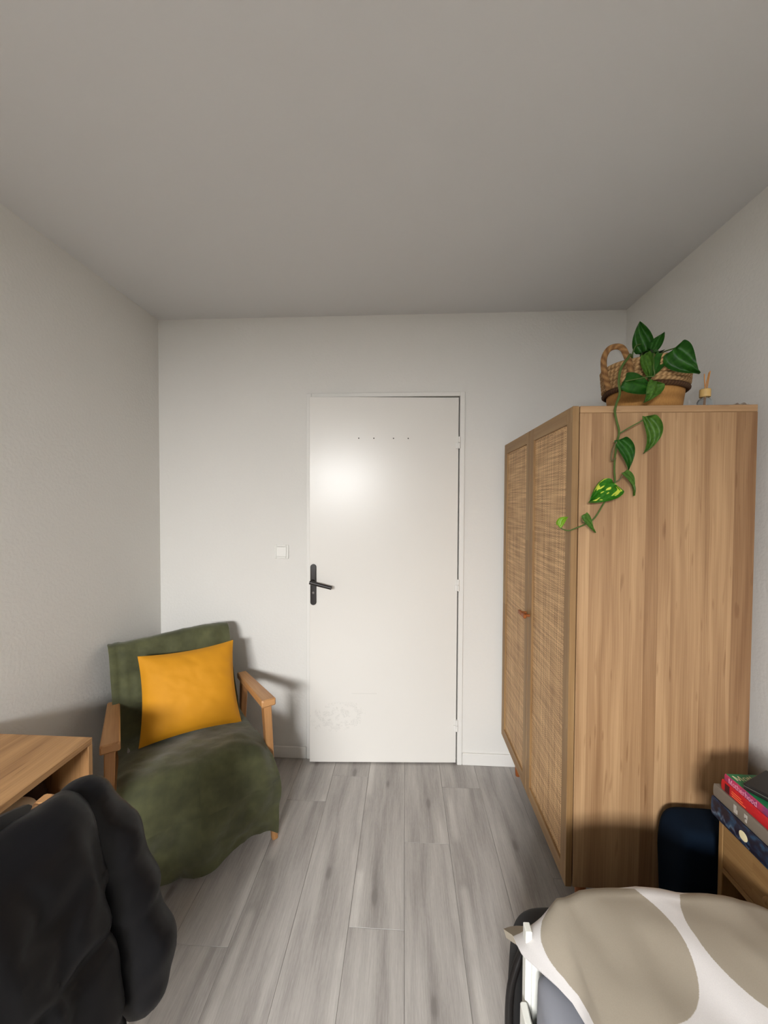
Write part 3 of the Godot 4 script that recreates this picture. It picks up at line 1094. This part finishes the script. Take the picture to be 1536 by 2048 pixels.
# ------------------------------------------------------------------ bed
func bed() -> void:
	var b := thing("bed", "single bed with white frame and grey mattress under the dotted duvet", "bed", Vector3(0.72, 0, 0.1))
	var o := -b.position
	obj("footboard", span(Vector3(0.2865, 0.08, -0.862) + o, Vector3(1.165, 0.462, -0.842) + o, 0.002), M.bed_white, b)
	obj("post", span(Vector3(0.272, 0.0, -0.864) + o, Vector3(0.286, 0.518, -0.842) + o, 0.0015), M.bed_white, b)
	obj("headboard", span(Vector3(0.272, 0.08, 1.08) + o, Vector3(1.165, 0.8, 1.1) + o, 0.002), M.bed_white, b)
	obj("side_rail", span(Vector3(0.260, 0.18, -0.84) + o, Vector3(0.2755, 0.365, 1.08) + o, 0.003), M.bed_white, b)
	obj("side_rail", span(Vector3(1.143, 0.18, -0.84) + o, Vector3(1.165, 0.365, 1.08) + o, 0.003), M.bed_white, b)
	obj("slat_base", span(Vector3(0.285, 0.24, -0.84) + o, Vector3(1.142, 0.26, 1.08) + o, 0.0), M.bed_white, b)
	for lx in [0.29, 1.147]:
		for lz in [-0.852, 1.09]:
			obj("leg", one(Vector3(lx, 0.04, lz) + o, Vector3(0.035, 0.08, 0.02), 0.002), M.bed_white, b)
	var m := MB.new()
	m.blob(Vector3(0.715, 0.37, 0.12) + o, Vector3(0.438, 0.112, 0.955), 0.2, 0.07, Transform3D.IDENTITY, 96, 24)
	obj("mattress", m, M.mattress_fabric, b)
	# duvet
	var nz := noise(301, 1.0, 3)
	var rows := []
	var uvs := []
	var zs := [-0.915, -0.905, -0.893, -0.882, -0.874, -0.866, -0.856, -0.844]
	for k in 52: zs.append(-0.83 + k * 0.033)
	for r in zs.size():
		var z: float = zs[r]
		var endf := clampf(r / 6.0, 0.0, 1.0)                     # far end rolls over the footboard
		var row := []
		var uv := []
		var hx := lut([[-0.9, 0.250], [-0.86, 0.250], [-0.84, 0.254], [-0.81, 0.276], [-0.79, 0.302], [-0.75, 0.320], [-0.70, 0.334], [-0.6, 0.335], [0.0, 0.30], [0.9, 0.30]], z)
		var hh := lut([[-0.9, 0.46], [-0.86, 0.47], [-0.80, 0.487], [-0.74, 0.505], [-0.66, 0.515], [-0.5, 0.50], [0.0, 0.45], [0.9, 0.45]], z)
		var drop := 0.0
		for k in 61:
			var s := k / 60.0
			var p: Vector3
			var cx: float                                       # distance across the cloth
			if s < 0.22:                                          # hanging side
				var q := s / 0.22
				var ex := 0.352
				var ey := 0.572
				p = Vector3(lerpf(hx, ex, pow(q, 0.75)), lerpf(hh, ey, q), z)
				p.x += 0.004 * sin(q * PI)
				var fold := sin(z * 42.0 + q * 2.0) * 0.007 * (1.0 - q)
				p.x += fold
				cx = 0.352 - (1.0 - q) * 0.11
			else:
				var q := (s - 0.22) / 0.78
				var x := 0.352 + 0.808 * q
				var far := lut([[0.352, 0.572], [0.385, 0.588], [0.44, 0.603], [0.72, 0.604], [0.77, 0.588], [0.83, 0.57], [0.95, 0.545], [1.16, 0.52]], x)
				var near := lut([[0.352, 0.572], [0.38, 0.596], [0.43, 0.61], [0.9, 0.62], [1.16, 0.60]], x)
				var y := lerpf(far, near, smoothstep(-0.86, -0.35, z))
				y += nz.get_noise_2d(x * 4.0, z * 4.0) * 0.012 * smoothstep(0.0, 0.1, q)
				p = Vector3(x, y, lerpf(z, maxf(z, -0.836), smoothstep(0.77, 0.85, x)))
				cx = x
			# a crease running down from the near corner
			var cr := exp(-pow((p.x - 0.375 - (z + 0.86) * 0.1) / 0.012, 2.0)) * smoothstep(-0.70, -0.80, z)
			p.y -= cr * 0.010
			if r < 7:
				p.y -= (1.0 - sin(endf * PI / 2.0)) * 0.17 * smoothstep(0.0, 0.25, s) * (1.0 - smoothstep(0.77, 0.85, p.x))
				p.y -= (1.0 - sin(endf * PI / 2.0)) * 0.03
			row.append(p)
			uv.append(Vector2(cx - 0.405, z + 0.765 - (1.0 - endf) * 0.1))
		rows.append(row)
		uvs.append(uv)
	var d := MB.new()
	d.cloth(rows, uvs, 0.016)
	tag(obj("duvet", d, M.duvet_cotton), "off-white duvet printed with large taupe dots, spread over the bed", "duvet")

# ------------------------------------------------------------------ desk
func desk() -> void:
	var d := thing("desk", "oak-effect desk with open compartment along the left wall", "desk", Vector3(-1.19, 0, -0.45))
	var o := -d.position
	var xa := XL + 0.003
	var xb := -0.962
	var za := -1.122
	var zb := 0.18
	obj("desk_top", span(Vector3(xa, 0.716, za) + o, Vector3(xb, 0.735, zb) + o, 0.0012, 2), M.desk_wood, d)
	obj("end_panel", span(Vector3(xa, 0.0, za) + o, Vector3(xb, 0.7155, za + 0.016) + o, 0.001, 1, Vector2(0.3, 0)), M.desk_wood, d)
	obj("end_panel", span(Vector3(xa, 0.0, zb - 0.016) + o, Vector3(xb, 0.7155, zb) + o, 0.001, 1, Vector2(0.1, 0)), M.desk_wood, d)
	obj("shelf", span(Vector3(xa, 0.50, za + 0.0165) + o, Vector3(xb - 0.02, 0.516, zb - 0.0165) + o, 0.001, 2), M.desk_wood, d)
	obj("back_panel", span(Vector3(xa, 0.30, za + 0.0165) + o, Vector3(xa + 0.012, 0.7155, zb - 0.0165) + o, 0.001, 2), M.desk_wood, d)
	var nz := noise(401, 0.04, 2)
	var c1 := MB.new()
	c1.blob(Vector3(-1.085, 0.580, -0.945), Vector3(0.07, 0.064, 0.082), 0.7, 0.6, Transform3D.IDENTITY, 40, 24, nz, 0.012)
	tag(obj("canvas_pouch", c1, M.beige_canvas), "beige rounded cloth pouch inside the desk compartment", "pouch")
	var c1b := MB.new()
	c1b.blob(Vector3(-1.085, 0.578, -0.765), Vector3(0.065, 0.062, 0.085), 0.7, 0.6, Transform3D.IDENTITY, 40, 24, nz, 0.012)
	tag(obj("canvas_pouch", c1b, mat("beige_pink", srgb(176, 148, 126), 0.9)), "dull pink-beige cloth pouch nearer the camera in the desk compartment", "pouch")
	var c2 := MB.new()
	c2.blob(Vector3(-1.13, 0.582, -1.068), Vector3(0.05, 0.066, 0.034), 0.8, 0.8, Transform3D.IDENTITY, 36, 22, nz, 0.02)
	tag(obj("woollen_bundle", c2, M.brown_dark), "dark brown fuzzy woollen bundle at the end of the desk compartment", "bundle")
	var c3 := MB.new()
	c3.blob(Vector3(-1.03, 0.551, -1.06), Vector3(0.03, 0.035, 0.03), 0.6, 0.8)
	tag(obj("napkin_roll", c3, M.cream), "small cream paper roll in front of the dark bundle", "paper roll")
	# chair under the jacket
	var ch := thing("desk_chair", "chair at the desk, hidden beneath the black jacket", "chair", Vector3(-0.90, 0, -0.55))
	var o2 := -ch.position
	obj("seat", span(Vector3(-1.10, 0.43, -0.75) + o2, Vector3(-0.72, 0.455, -0.36) + o2, 0.006), M.arm_wood, ch)
	for z in [-0.73, -0.38]:
		var l := MB.new()
		l.bar(Vector3(-0.73, 0.86, z) + o2, Vector3(-0.73, 0.0, z) + o2, Vector3.RIGHT, 0.025, 0.03, 0.025, 0.03)
		obj("rear_leg", l, M.arm_wood, ch)
		var l2 := MB.new()
		l2.bar(Vector3(-1.08, 0.43, z) + o2, Vector3(-1.08, 0.0, z) + o2, Vector3.RIGHT, 0.03, 0.03, 0.025, 0.025)
		obj("front_leg", l2, M.arm_wood, ch)
	obj("top_rail", span(Vector3(-0.74, 0.78, -0.715) + o2, Vector3(-0.72, 0.86, -0.395) + o2, 0.004), M.arm_wood, ch)

func jacket() -> void:
	var nz := noise(501, 1.0, 2)
	var nf := noise(502, 1.0, 2)
	var j := thing("jacket", "black padded jacket hung over the chair in front of the desk", "jacket", Vector3.ZERO)
	var body := func(p: Vector3) -> float:
		var sx: float = -0.672 + (0.88 - p.y) * 0.17
		var d := rbox(Vector3(p.x - sx, p.y, p.z), Vector3(0, 0.615 - (p.z + 0.74) * 0.04, -0.46), Vector3(0.05, 0.255, 0.285), 0.05)
		d = smin(d, capsule(p, Vector3(-0.71, 0.812, -0.735), Vector3(-0.71, 0.85, -0.25), 0.05, 0.052), 0.05)
		d = smin(d, rbox(p, Vector3(-0.785, 0.62, -0.44), Vector3(0.03, 0.16, 0.24), 0.03), 0.04)
		# wrinkles gathered below the shoulder, broad puffs below
		var ys := p.y - (p.z + 0.7) * 0.15
		var w := absf(nz.get_noise_3d(p.x * 3.0, ys * 3.0, p.z * 4.0))
		d += 0.0055 * sin(p.z * 62.0 - p.y * 9.0 + (w * 5.0 + nf.get_noise_2d(p.y * 4.0, p.z * 3.0)) * 2.2) * smoothstep(0.48, 0.64, p.y) * (1.0 - smoothstep(0.76, 0.85, p.y))
		d += 0.010 * exp(-pow((ys - 0.60) / 0.014, 2.0)) + 0.010 * exp(-pow((ys - 0.43) / 0.014, 2.0))
		d += nf.get_noise_3d(p.x * 9.0, p.y * 6.0, p.z * 8.0) * 0.009
		return d
	var b := MB.new()
	b.nets(body, Vector3(-0.86, 0.30, -0.86), Vector3(-0.46, 0.98, -0.13), 0.011)
	obj("body", b, M.jacket_nylon, j)
	var col := MB.new()      # soft collar band lying along the shoulder line
	col.tube(catmull([Vector3(-0.745, 0.838, -0.70), Vector3(-0.735, 0.868, -0.62), Vector3(-0.733, 0.878, -0.50), Vector3(-0.735, 0.882, -0.36), Vector3(-0.745, 0.862, -0.24)], 8), 0.026, 16)
	obj("collar", col, M.jacket_nylon, j)
	var pts := [Vector3(-0.69, 0.805, -0.775), Vector3(-0.658, 0.70, -0.80), Vector3(-0.628, 0.57, -0.812), Vector3(-0.59, 0.45, -0.81), Vector3(-0.575, 0.395, -0.80)]
	var rr := [0.058, 0.064, 0.066, 0.066, 0.052]
	var sleeve := func(p: Vector3) -> float:
		var d := 10.0
		for k in 4:
			d = smin(d, capsule(p, pts[k], pts[k + 1], rr[k], rr[k + 1]), 0.03)
		var w := absf(nz.get_noise_3d(p.x * 6.0 + 5.0, p.y * 7.0, p.z * 6.0))
		d -= 0.008 * (0.3 - w)
		d += 0.005 * exp(-pow((p.y - 0.56) / 0.012, 2.0))
		return d
	var s := MB.new()
	s.nets(sleeve, Vector3(-0.80, 0.30, -0.93), Vector3(-0.46, 0.91, -0.68), 0.011)
	obj("sleeve", s, M.jacket_nylon, j)

# ------------------------------------------------------------------ nightstand, books, bags
func book(called: String, label: String, y0: float, y1: float, x0: float, x1: float, z0: float, z1: float, cover: Material, spine: Material) -> Node3D:
	var b := thing(called, label, "book", Vector3((x0 + x1) / 2.0, y0, (z0 + z1) / 2.0), 0.0, "books stacked on the bedside table")
	var h := y1 - y0
	var hw := (x1 - x0) / 2.0
	var hz := (z1 - z0) / 2.0
	var cv := MB.new()
	cv.box(Vector3(0.001, h - 0.001, 0), Vector3(hw * 2.0 - 0.002, 0.002, hz * 2.0), 0.0006)
	cv.box(Vector3(0.001, 0.001, 0), Vector3(hw * 2.0 - 0.002, 0.002, hz * 2.0), 0.0006)
	obj("cover", cv, cover, b)
	obj("pages", one(Vector3(0.001, h / 2.0, 0), Vector3(hw * 2.0 - 0.008, h - 0.004, hz * 2.0 - 0.008), 0.0), M.page, b)
	var sp := MB.new()
	var rows := []
	var uvs := []
	for k in 9:
		var a := PI * (k / 8.0 - 0.5)
		var row := []
		var uv := []
		for q in 9:
			row.append(Vector3(-hw + 0.0025 - cos(a) * 0.0025, h / 2.0 + sin(a) * h / 2.0, lerpf(-hz, hz, q / 8.0)))
			uv.append(Vector2(q / 8.0, 1.0 - k / 8.0))
		rows.append(row)
		uvs.append(uv)
	sp.cloth(rows, uvs, 0.0008)
	obj("spine", sp, spine, b)
	return b

func nightstand() -> void:
	var x0 := 0.866
	var x1 := 1.165
	var za := -1.085
	var zb := -0.88
	var top := 0.615
	var n := thing("nightstand", "narrow pale wood bedside table with a drawer above an open shelf", "nightstand", Vector3((x0 + x1) / 2.0, 0, (za + zb) / 2.0))
	var o := -n.position
	obj("top_board", span(Vector3(x0, top - 0.016, za) + o, Vector3(x1, top, zb) + o, 0.0015, 2), M.stand_wood, n)
	for z in [[za, za + 0.014], [zb - 0.014, zb]]:
		obj("side_panel", span(Vector3(x0, 0.0, z[0]) + o, Vector3(x1, top - 0.0165, z[1]) + o, 0.0015), M.stand_wood, n)
	var df := obj("drawer_front", span(Vector3(x0 + 0.001, 0.480, za + 0.0145) + o, Vector3(x0 + 0.017, top - 0.0165, zb - 0.0145) + o, 0.0015, 2), M.stand_wood, n)
	var kb := MB.new()
	kb.blob(Vector3(x0 - 0.008, 0.53, zb - 0.05) + o, Vector3(0.01, 0.01, 0.01), 1.0, 1.0, Transform3D.IDENTITY, 16, 12)
	obj("knob", kb, M.stand_wood, df)
	obj("shelf", span(Vector3(x0, 0.464, za + 0.0145) + o, Vector3(x1, 0.479, zb - 0.0145) + o, 0.001, 2), M.stand_wood, n)
	obj("shelf", span(Vector3(x0, 0.14, za + 0.0145) + o, Vector3(x1, 0.155, zb - 0.0145) + o, 0.001, 2), M.stand_wood, n)
	obj("back_panel", span(Vector3(x1 - 0.006, 0.156, za + 0.0145) + o, Vector3(x1, top - 0.0165, zb - 0.0145) + o, 0.0), M.stand_wood, n)
	var b1 := book("book", "thick dark blue book with a starry spine, bottom of the stack", 0.615, 0.666, 0.845, 1.06, -1.085, -0.845, mat("book_navy", srgb(16, 20, 40), 0.4), M.book_night)
	var el := MB.new()
	el.lathe([[0.0, 0.0006], [0.009, 0.0006], [0.0095, 0.0]], Vector3.ZERO, 20)
	var eo := obj("white_emblem", el, M.print_cream, b1)
	eo.transform = Transform3D(Basis(Vector3(0, 0, 1.3), Vector3(-1, 0, 0), Vector3(0, -1.2, 0)), Vector3(-0.1082, 0.024, -0.019))
	var b2 := book("book", "thick taupe cloth-bound book above the dark blue one", 0.6665, 0.7, 0.848, 1.05, -1.083, -0.84, M.book_taupe, M.book_taupe)
	for q in [[-0.052, 0.023, 0.017], [-0.050, 0.0135, 0.024], [-0.021, 0.023, 0.019], [-0.020, 0.0145, 0.012]]:
		obj("pale_mark", one(Vector3(-0.1016, q[1], q[0]), Vector3(0.0008, 0.011, q[2] * 0.45), 0.0002), M.print_pale, b2)
	var b3 := book("book", "bright red paperback under the green and pink one", 0.7005, 0.728, 0.852, 1.0, -1.062, -0.86, M.book_red, M.book_red)
	obj("dark_band", one(Vector3(-0.0746, 0.0135, -0.082), Vector3(0.0008, 0.021, 0.014), 0.0002), M.print_maroon, b3)
	for q in [[-0.054, 0.018, 0.028], [-0.052, 0.0125, 0.034], [-0.047, 0.007, 0.040]]:
		obj("title_line", one(Vector3(-0.0746, q[1], q[0]), Vector3(0.0008, 0.0026, q[2]), 0.0002), M.print_orange, b3)
	lettering("lettering", "C", b3, M.print_red, Vector3(-0.0748, 0.012, 0.045), Vector3.BACK, Vector3.UP, 0.018)
	var b4 := book("book", "thin paperback with green cover and pink spine, top of the stack", 0.7285, 0.7475, 0.853, 0.99, -1.054, -0.86, M.book_green, M.book_pink)
	lettering("spine_lettering", "Motherhood", b4, M.print_pink, Vector3(-0.0688, 0.0090, -0.085), Vector3.BACK, Vector3.UP, 0.013, 0.85)
	lettering("cover_lettering", "Motherhood", b4, M.print_cream, Vector3(-0.0595, 0.0191, -0.079), Vector3.RIGHT, Vector3.FORWARD, 0.018, 1.0)
	var wl := thing("wallet", "black leather wallet lying on the green book", "wallet", Vector3(0.925, 0.7485, -0.98), 0.48)
	var wb := MB.new()
	wb.box(Vector3(0, 0.004, 0), Vector3(0.115, 0.008, 0.10), 0.003)
	wb.box(Vector3(0, 0.0135, 0), Vector3(0.115, 0.0075, 0.10), 0.003)
	obj("wallet_body", wb, M.black_leather, wl)
	obj("edge_seam", one(Vector3(0, 0.009, 0), Vector3(0.111, 0.0015, 0.0965), 0.0), mat("seam_grey", srgb(90, 88, 82), 0.6), wl)
	var nz := noise(601, 0.03, 2)
	var bg := MB.new()
	bg.blob(Vector3(0, 0.26, 0), Vector3(0.130, 0.26, 0.070), 0.3, 0.35, Transform3D.IDENTITY, 48, 30, nz, 0.012)
	var bo := thing("blue_bag", "dark navy bag standing between wardrobe and bedside table", "bag", Vector3(0.925, 0, -1.178))
	obj("bag_body", bg, M.navy_fabric, bo)
	var bp := MB.new()
	for z in [0.072]:
		bp.blob(Vector3(0, 0.17, z * 0.9), Vector3(0.10, 0.13, 0.022), 0.4, 0.5, Transform3D.IDENTITY, 36, 20)
	obj("front_pocket", bp, M.navy_fabric, bo)
	var kp := thing("backpack", "black padded backpack on the floor at the foot of the bed", "backpack", Vector3(0.432, 0, -0.985))
	var kb2 := MB.new()
	kb2.blob(Vector3(0, 0.188, 0), Vector3(0.152, 0.19, 0.078), 0.45, 0.55, Transform3D.IDENTITY, 48, 30, nz, 0.008)
	obj("bag_body", kb2, M.black_fabric, kp)
	var sp := MB.new()
	sp.tube(catmull([Vector3(-0.125, 0.34, 0.02), Vector3(-0.150, 0.31, 0.04), Vector3(-0.166, 0.26, 0.05), Vector3(-0.168, 0.16, 0.05), Vector3(-0.15, 0.06, 0.03)], 5), 0.010, 10)
	obj("shoulder_strap", sp, M.black_leather, kp)

# ------------------------------------------------------------------ basket and plant
func plant() -> void:
	var c := Vector3(0.85, 1.775, -1.432)
	var b := thing("basket", "woven basket planter with rope rim on top of the wardrobe", "basket", c)
	var kb := MB.new()
	kb.lathe([[0.0, 0.0], [0.106, 0.0], [0.109, 0.004], [0.119, 0.085], [0.122, 0.16], [0.117, 0.16], [0.113, 0.085], [0.104, 0.008], [0.0, 0.008]], Vector3.ZERO, 48)
	obj("base", kb, M.kraft_weave, b)
	var ring := func(y: float, r: float, rad: float) -> MB:
		var m := MB.new()
		var pts := []
		for k in 73:
			var a := TAU * k / 72.0
			pts.append(Vector3(cos(a) * r, y + 0.0012 * sin(a * 5.0 + y * 300.0), sin(a) * r))
		m.tube(pts, rad, 10, false)
		return m
	for k in 6:
		obj("rope_coil", ring.call(0.100 + k * 0.0135, 0.126 + k * 0.0012, 0.0082), M.rope, b)
	obj("dark_braid", ring.call(0.0835, 0.1245, 0.0085), M.rope_dark, b).set_meta("label", "dark brown braided band")
	var hd := MB.new()
	var rel := func(x: float, y: float, z: float) -> Vector3: return Vector3(x, y, z) - c
	var hp := catmull([rel.call(0.694, 1.853, -1.365), rel.call(0.678, 1.905, -1.362), rel.call(0.672, 1.955, -1.358), rel.call(0.684, 1.985, -1.352), rel.call(0.706, 1.992, -1.345), rel.call(0.722, 1.980, -1.335), rel.call(0.733, 1.945, -1.327), rel.call(0.74, 1.915, -1.322), rel.call(0.742, 1.875, -1.322)], 6)
	hd.tube(hp, 0.0095, 12)
	obj("handle", hd, M.rope_strap, b).set_meta("label", "upright braided loop handle")
	var so := MB.new()
	so.lathe([[0.0, 0.148], [0.06, 0.15], [0.1165, 0.145]], Vector3.ZERO, 32)
	obj("soil", so, M.soil, b)
	# pothos
	var p := thing("pothos_plant", "trailing green pothos hanging from the basket down the wardrobe side", "plant", Vector3(0.85, 1.92, -1.43))
	var o := -p.position
	var V := func(x: float, y: float, z: float) -> Vector3: return Vector3(x, y, z) + o
	var stem := func(pts: Array, r0: float, r1: float, m: Material) -> void:
		var s := MB.new()
		var path := catmull(pts, 6)
		var rr := []
		for k in path.size(): rr.append(lerpf(r0, r1, float(k) / (path.size() - 1)))
		s.tube(path, rr, 8)
		obj("stem", s, m, p)
	stem.call([V.call(0.80, 1.92, -1.40), V.call(0.745, 1.955, -1.33), V.call(0.718, 1.936, -1.298), V.call(0.691, 1.898, -1.288), V.call(0.680, 1.853, -1.278), V.call(0.678, 1.815, -1.267), V.call(0.656, 1.772, -1.246), V.call(0.650, 1.747, -1.240), V.call(0.657, 1.715, -1.240), V.call(0.664, 1.687, -1.241), V.call(0.658, 1.651, -1.242), V.call(0.654, 1.605, -1.243), V.call(0.653, 1.568, -1.243), V.call(0.654, 1.531, -1.241), V.call(0.640, 1.50, -1.238), V.call(0.623, 1.471, -1.237), V.call(0.593, 1.42, -1.237), V.call(0.566, 1.401, -1.236), V.call(0.54, 1.389, -1.236), V.call(0.512, 1.379, -1.235), V.call(0.49, 1.386, -1.234), V.call(0.482, 1.393, -1.233)], 0.0042, 0.0018, M.stem)
	stem.call([V.call(0.666, 1.683, -1.24), V.call(0.69, 1.699, -1.236), V.call(0.716, 1.714, -1.232), V.call(0.742, 1.730, -1.23)], 0.0022, 0.0016, M.stem)
	stem.call([V.call(0.656, 1.607, -1.242), V.call(0.641, 1.60, -1.238), V.call(0.643, 1.632, -1.236), V.call(0.655, 1.657, -1.235)], 0.0022, 0.0018, M.stem_brown)
	stem.call([V.call(0.654, 1.531, -1.241), V.call(0.665, 1.538, -1.237), V.call(0.672, 1.552, -1.233)], 0.0022, 0.0016, M.stem_brown)
	stem.call([V.call(0.57, 1.403, -1.236), V.call(0.553, 1.406, -1.232), V.call(0.551, 1.42, -1.230), V.call(0.556, 1.43, -1.229)], 0.0018, 0.0014, M.stem_brown)
	stem.call([V.call(0.80, 1.93, -1.40), V.call(0.775, 1.965, -1.375), V.call(0.782, 2.0, -1.372), V.call(0.802, 2.01, -1.372)], 0.0028, 0.0018, M.stem)
	for q in [[0.811, 1.984, -1.38], [0.816, 1.982, -1.40], [0.826, 1.984, -1.37], [0.852, 1.958, -1.278], [0.785, 1.955, -1.30], [0.825, 1.948, -1.30], [0.80, 1.95, -1.30]]:
		stem.call([V.call(0.83, 1.92, -1.42), V.call(lerpf(0.83, q[0], 0.6), 1.962, lerpf(-1.42, q[2], 0.5)), V.call(q[0], q[1], q[2])], 0.0028, 0.002, M.stem)
	stem.call([V.call(0.80, 1.95, -1.30), V.call(0.785, 1.90, -1.276), V.call(0.785, 1.87, -1.272), V.call(0.76, 1.865, -1.268), V.call(0.695, 1.853, -1.272)], 0.0024, 0.0018, M.stem)
	var F := Vector3(-0.5, 0.0, 1.0).normalized()
	var L := [
		[[0.811, 1.982, -1.372], [0.792, 2.083, -1.365], F, 0.062, M.leaf_green, 0.15, 0.05, 0.0],
		[[0.822, 1.984, -1.40], [0.836, 2.066, -1.40], F, 0.052, M.leaf_green, 0.2, 0.05, 0.0],
		[[0.826, 1.982, -1.355], [0.861, 2.038, -1.345], F, 0.036, M.leaf_green, 0.3, 0.08, 0.0],
		[[0.852, 1.958, -1.278], [0.910, 1.870, -1.252], Vector3(-0.55, 0.1, 1.0), 0.082, M.leaf_green, 0.12, 0.03, 0.12],
		[[0.692, 1.853, -1.272], [0.806, 1.815, -1.264], Vector3(-0.3, 0.2, 1.0), 0.064, M.leaf_green, 0.15, 0.1, 0.0],
		[[0.775, 1.948, -1.30], [0.775, 1.858, -1.278], Vector3(-0.8, 0.1, 1.0), 0.034, M.leaf_light, 0.3, 0.05, 0.0],
		[[0.825, 1.946, -1.30], [0.776, 1.862, -1.278], Vector3(0.3, 0.1, 1.0), 0.044, M.leaf_green, 0.2, 0.05, 0.0],
		[[0.80, 1.95, -1.305], [0.78, 1.885, -1.285], Vector3(0.0, 0.1, 1.0), 0.045, M.leaf_green, 0.2, 0.05, 0.0],
		[[0.85, 1.972, -1.36], [0.80, 1.966, -1.30], Vector3(0.0, 1.0, 0.2), 0.04, M.leaf_green, 0.2, 0.1, 0.0],
		[[0.789, 1.846, -1.264], [0.752, 1.785, -1.255], Vector3(0.0, 0.0, 1.0), 0.05, M.leaf_light, 0.2, 0.1, 0.0],
		[[0.738, 1.732, -1.228], [0.732, 1.620, -1.228], Vector3(-0.4, 0.05, 1.0), 0.046, M.leaf_light, 0.2, 0.04, -0.20],
		[[0.660, 1.662, -1.232], [0.690, 1.568, -1.232], Vector3(-0.3, 0.1, 1.0), 0.044, M.leaf_green, 0.2, 0.04, -0.12],
		[[0.672, 1.560, -1.231], [0.711, 1.49, -1.230], Vector3(0.2, 0.5, 0.8), 0.030, M.leaf_light, 0.3, 0.06, -0.22],
		[[0.654, 1.518, -1.232], [0.568, 1.468, -1.226], Vector3(-0.3, 0.1, 1.0), 0.070, M.leaf_variegated, 0.25, -0.05, 0.04],
		[[0.556, 1.43, -1.228], [0.595, 1.374, -1.230], Vector3(0.2, 0.2, 1.0), 0.026, M.leaf_light, 0.35, 0.05, 0.05],
		[[0.481, 1.393, -1.232], [0.508, 1.422, -1.228], Vector3(0.1, 0.3, 1.0), 0.024, M.leaf_lime, 0.35, 0.1, -0.15]]
	for q in L:
		obj("leaf", leaf(V.call(q[0][0], q[0][1], q[0][2]), V.call(q[1][0], q[1][1], q[1][2]), q[2], q[3], q[5], q[6], q[7]), q[4], p)

func small_things() -> void:
	var d := thing("reed_diffuser", "small glass reed diffuser with wooden cap on the wardrobe top", "reed diffuser", Vector3(1.05, 1.775, -1.42))
	var gb := MB.new()
	gb.lathe([[0.0, 0.0], [0.0205, 0.0], [0.0225, 0.003], [0.0225, 0.047], [0.019, 0.056], [0.010, 0.062], [0.010, 0.070], [0.0085, 0.070], [0.0085, 0.061], [0.0175, 0.054], [0.021, 0.046], [0.021, 0.005], [0.0, 0.004]], Vector3.ZERO, 36)
	obj("bottle", gb, M.bottle_glass, d)
	var oil := MB.new()
	oil.lathe([[0.0, 0.005], [0.0204, 0.0055], [0.0204, 0.018], [0.0, 0.018]], Vector3.ZERO, 32)
	obj("scented_oil", oil, M.diffuser_oil, d)
	var cp := MB.new()
	cp.lathe([[0.0, 0.064], [0.0155, 0.064], [0.0165, 0.066], [0.0165, 0.090], [0.0155, 0.092], [0.0, 0.092]], Vector3.ZERO, 32)
	obj("cap", cp, M.diffuser_cap, d)
	for q in [[0.0, 0.0, -0.004, 0.146], [0.004, 0.002, 0.010, 0.155], [0.001, -0.003, 0.013, 0.152]]:
		var r := MB.new()
		r.tube([Vector3(-q[2] * 0.4, 0.01, 0), Vector3(q[0], 0.09, q[1]), Vector3(q[0] + q[2], q[3], q[1])], 0.0017, 8)
		obj("reed", r, M.reed, d)
	var rows := []
	var uvs := []
	for k in 9:
		var row := []
		var uv := []
		for s in 5:
			row.append(Vector3(1.050 + k * 0.005, 1.7785 + 0.011 * absf(sin(k * 0.85)) * (1.0 - s * 0.1), -1.300 - s * 0.006 + k * 0.001))
			uv.append(Vector2(k / 8.0, s / 4.0))
		rows.append(row)
		uvs.append(uv)
	var pp := MB.new()
	pp.cloth(rows, uvs, 0.0008)
	tag(obj("paper_slip", pp, M.slip_paper), "little crumpled paper slip at the wardrobe top corner", "paper")
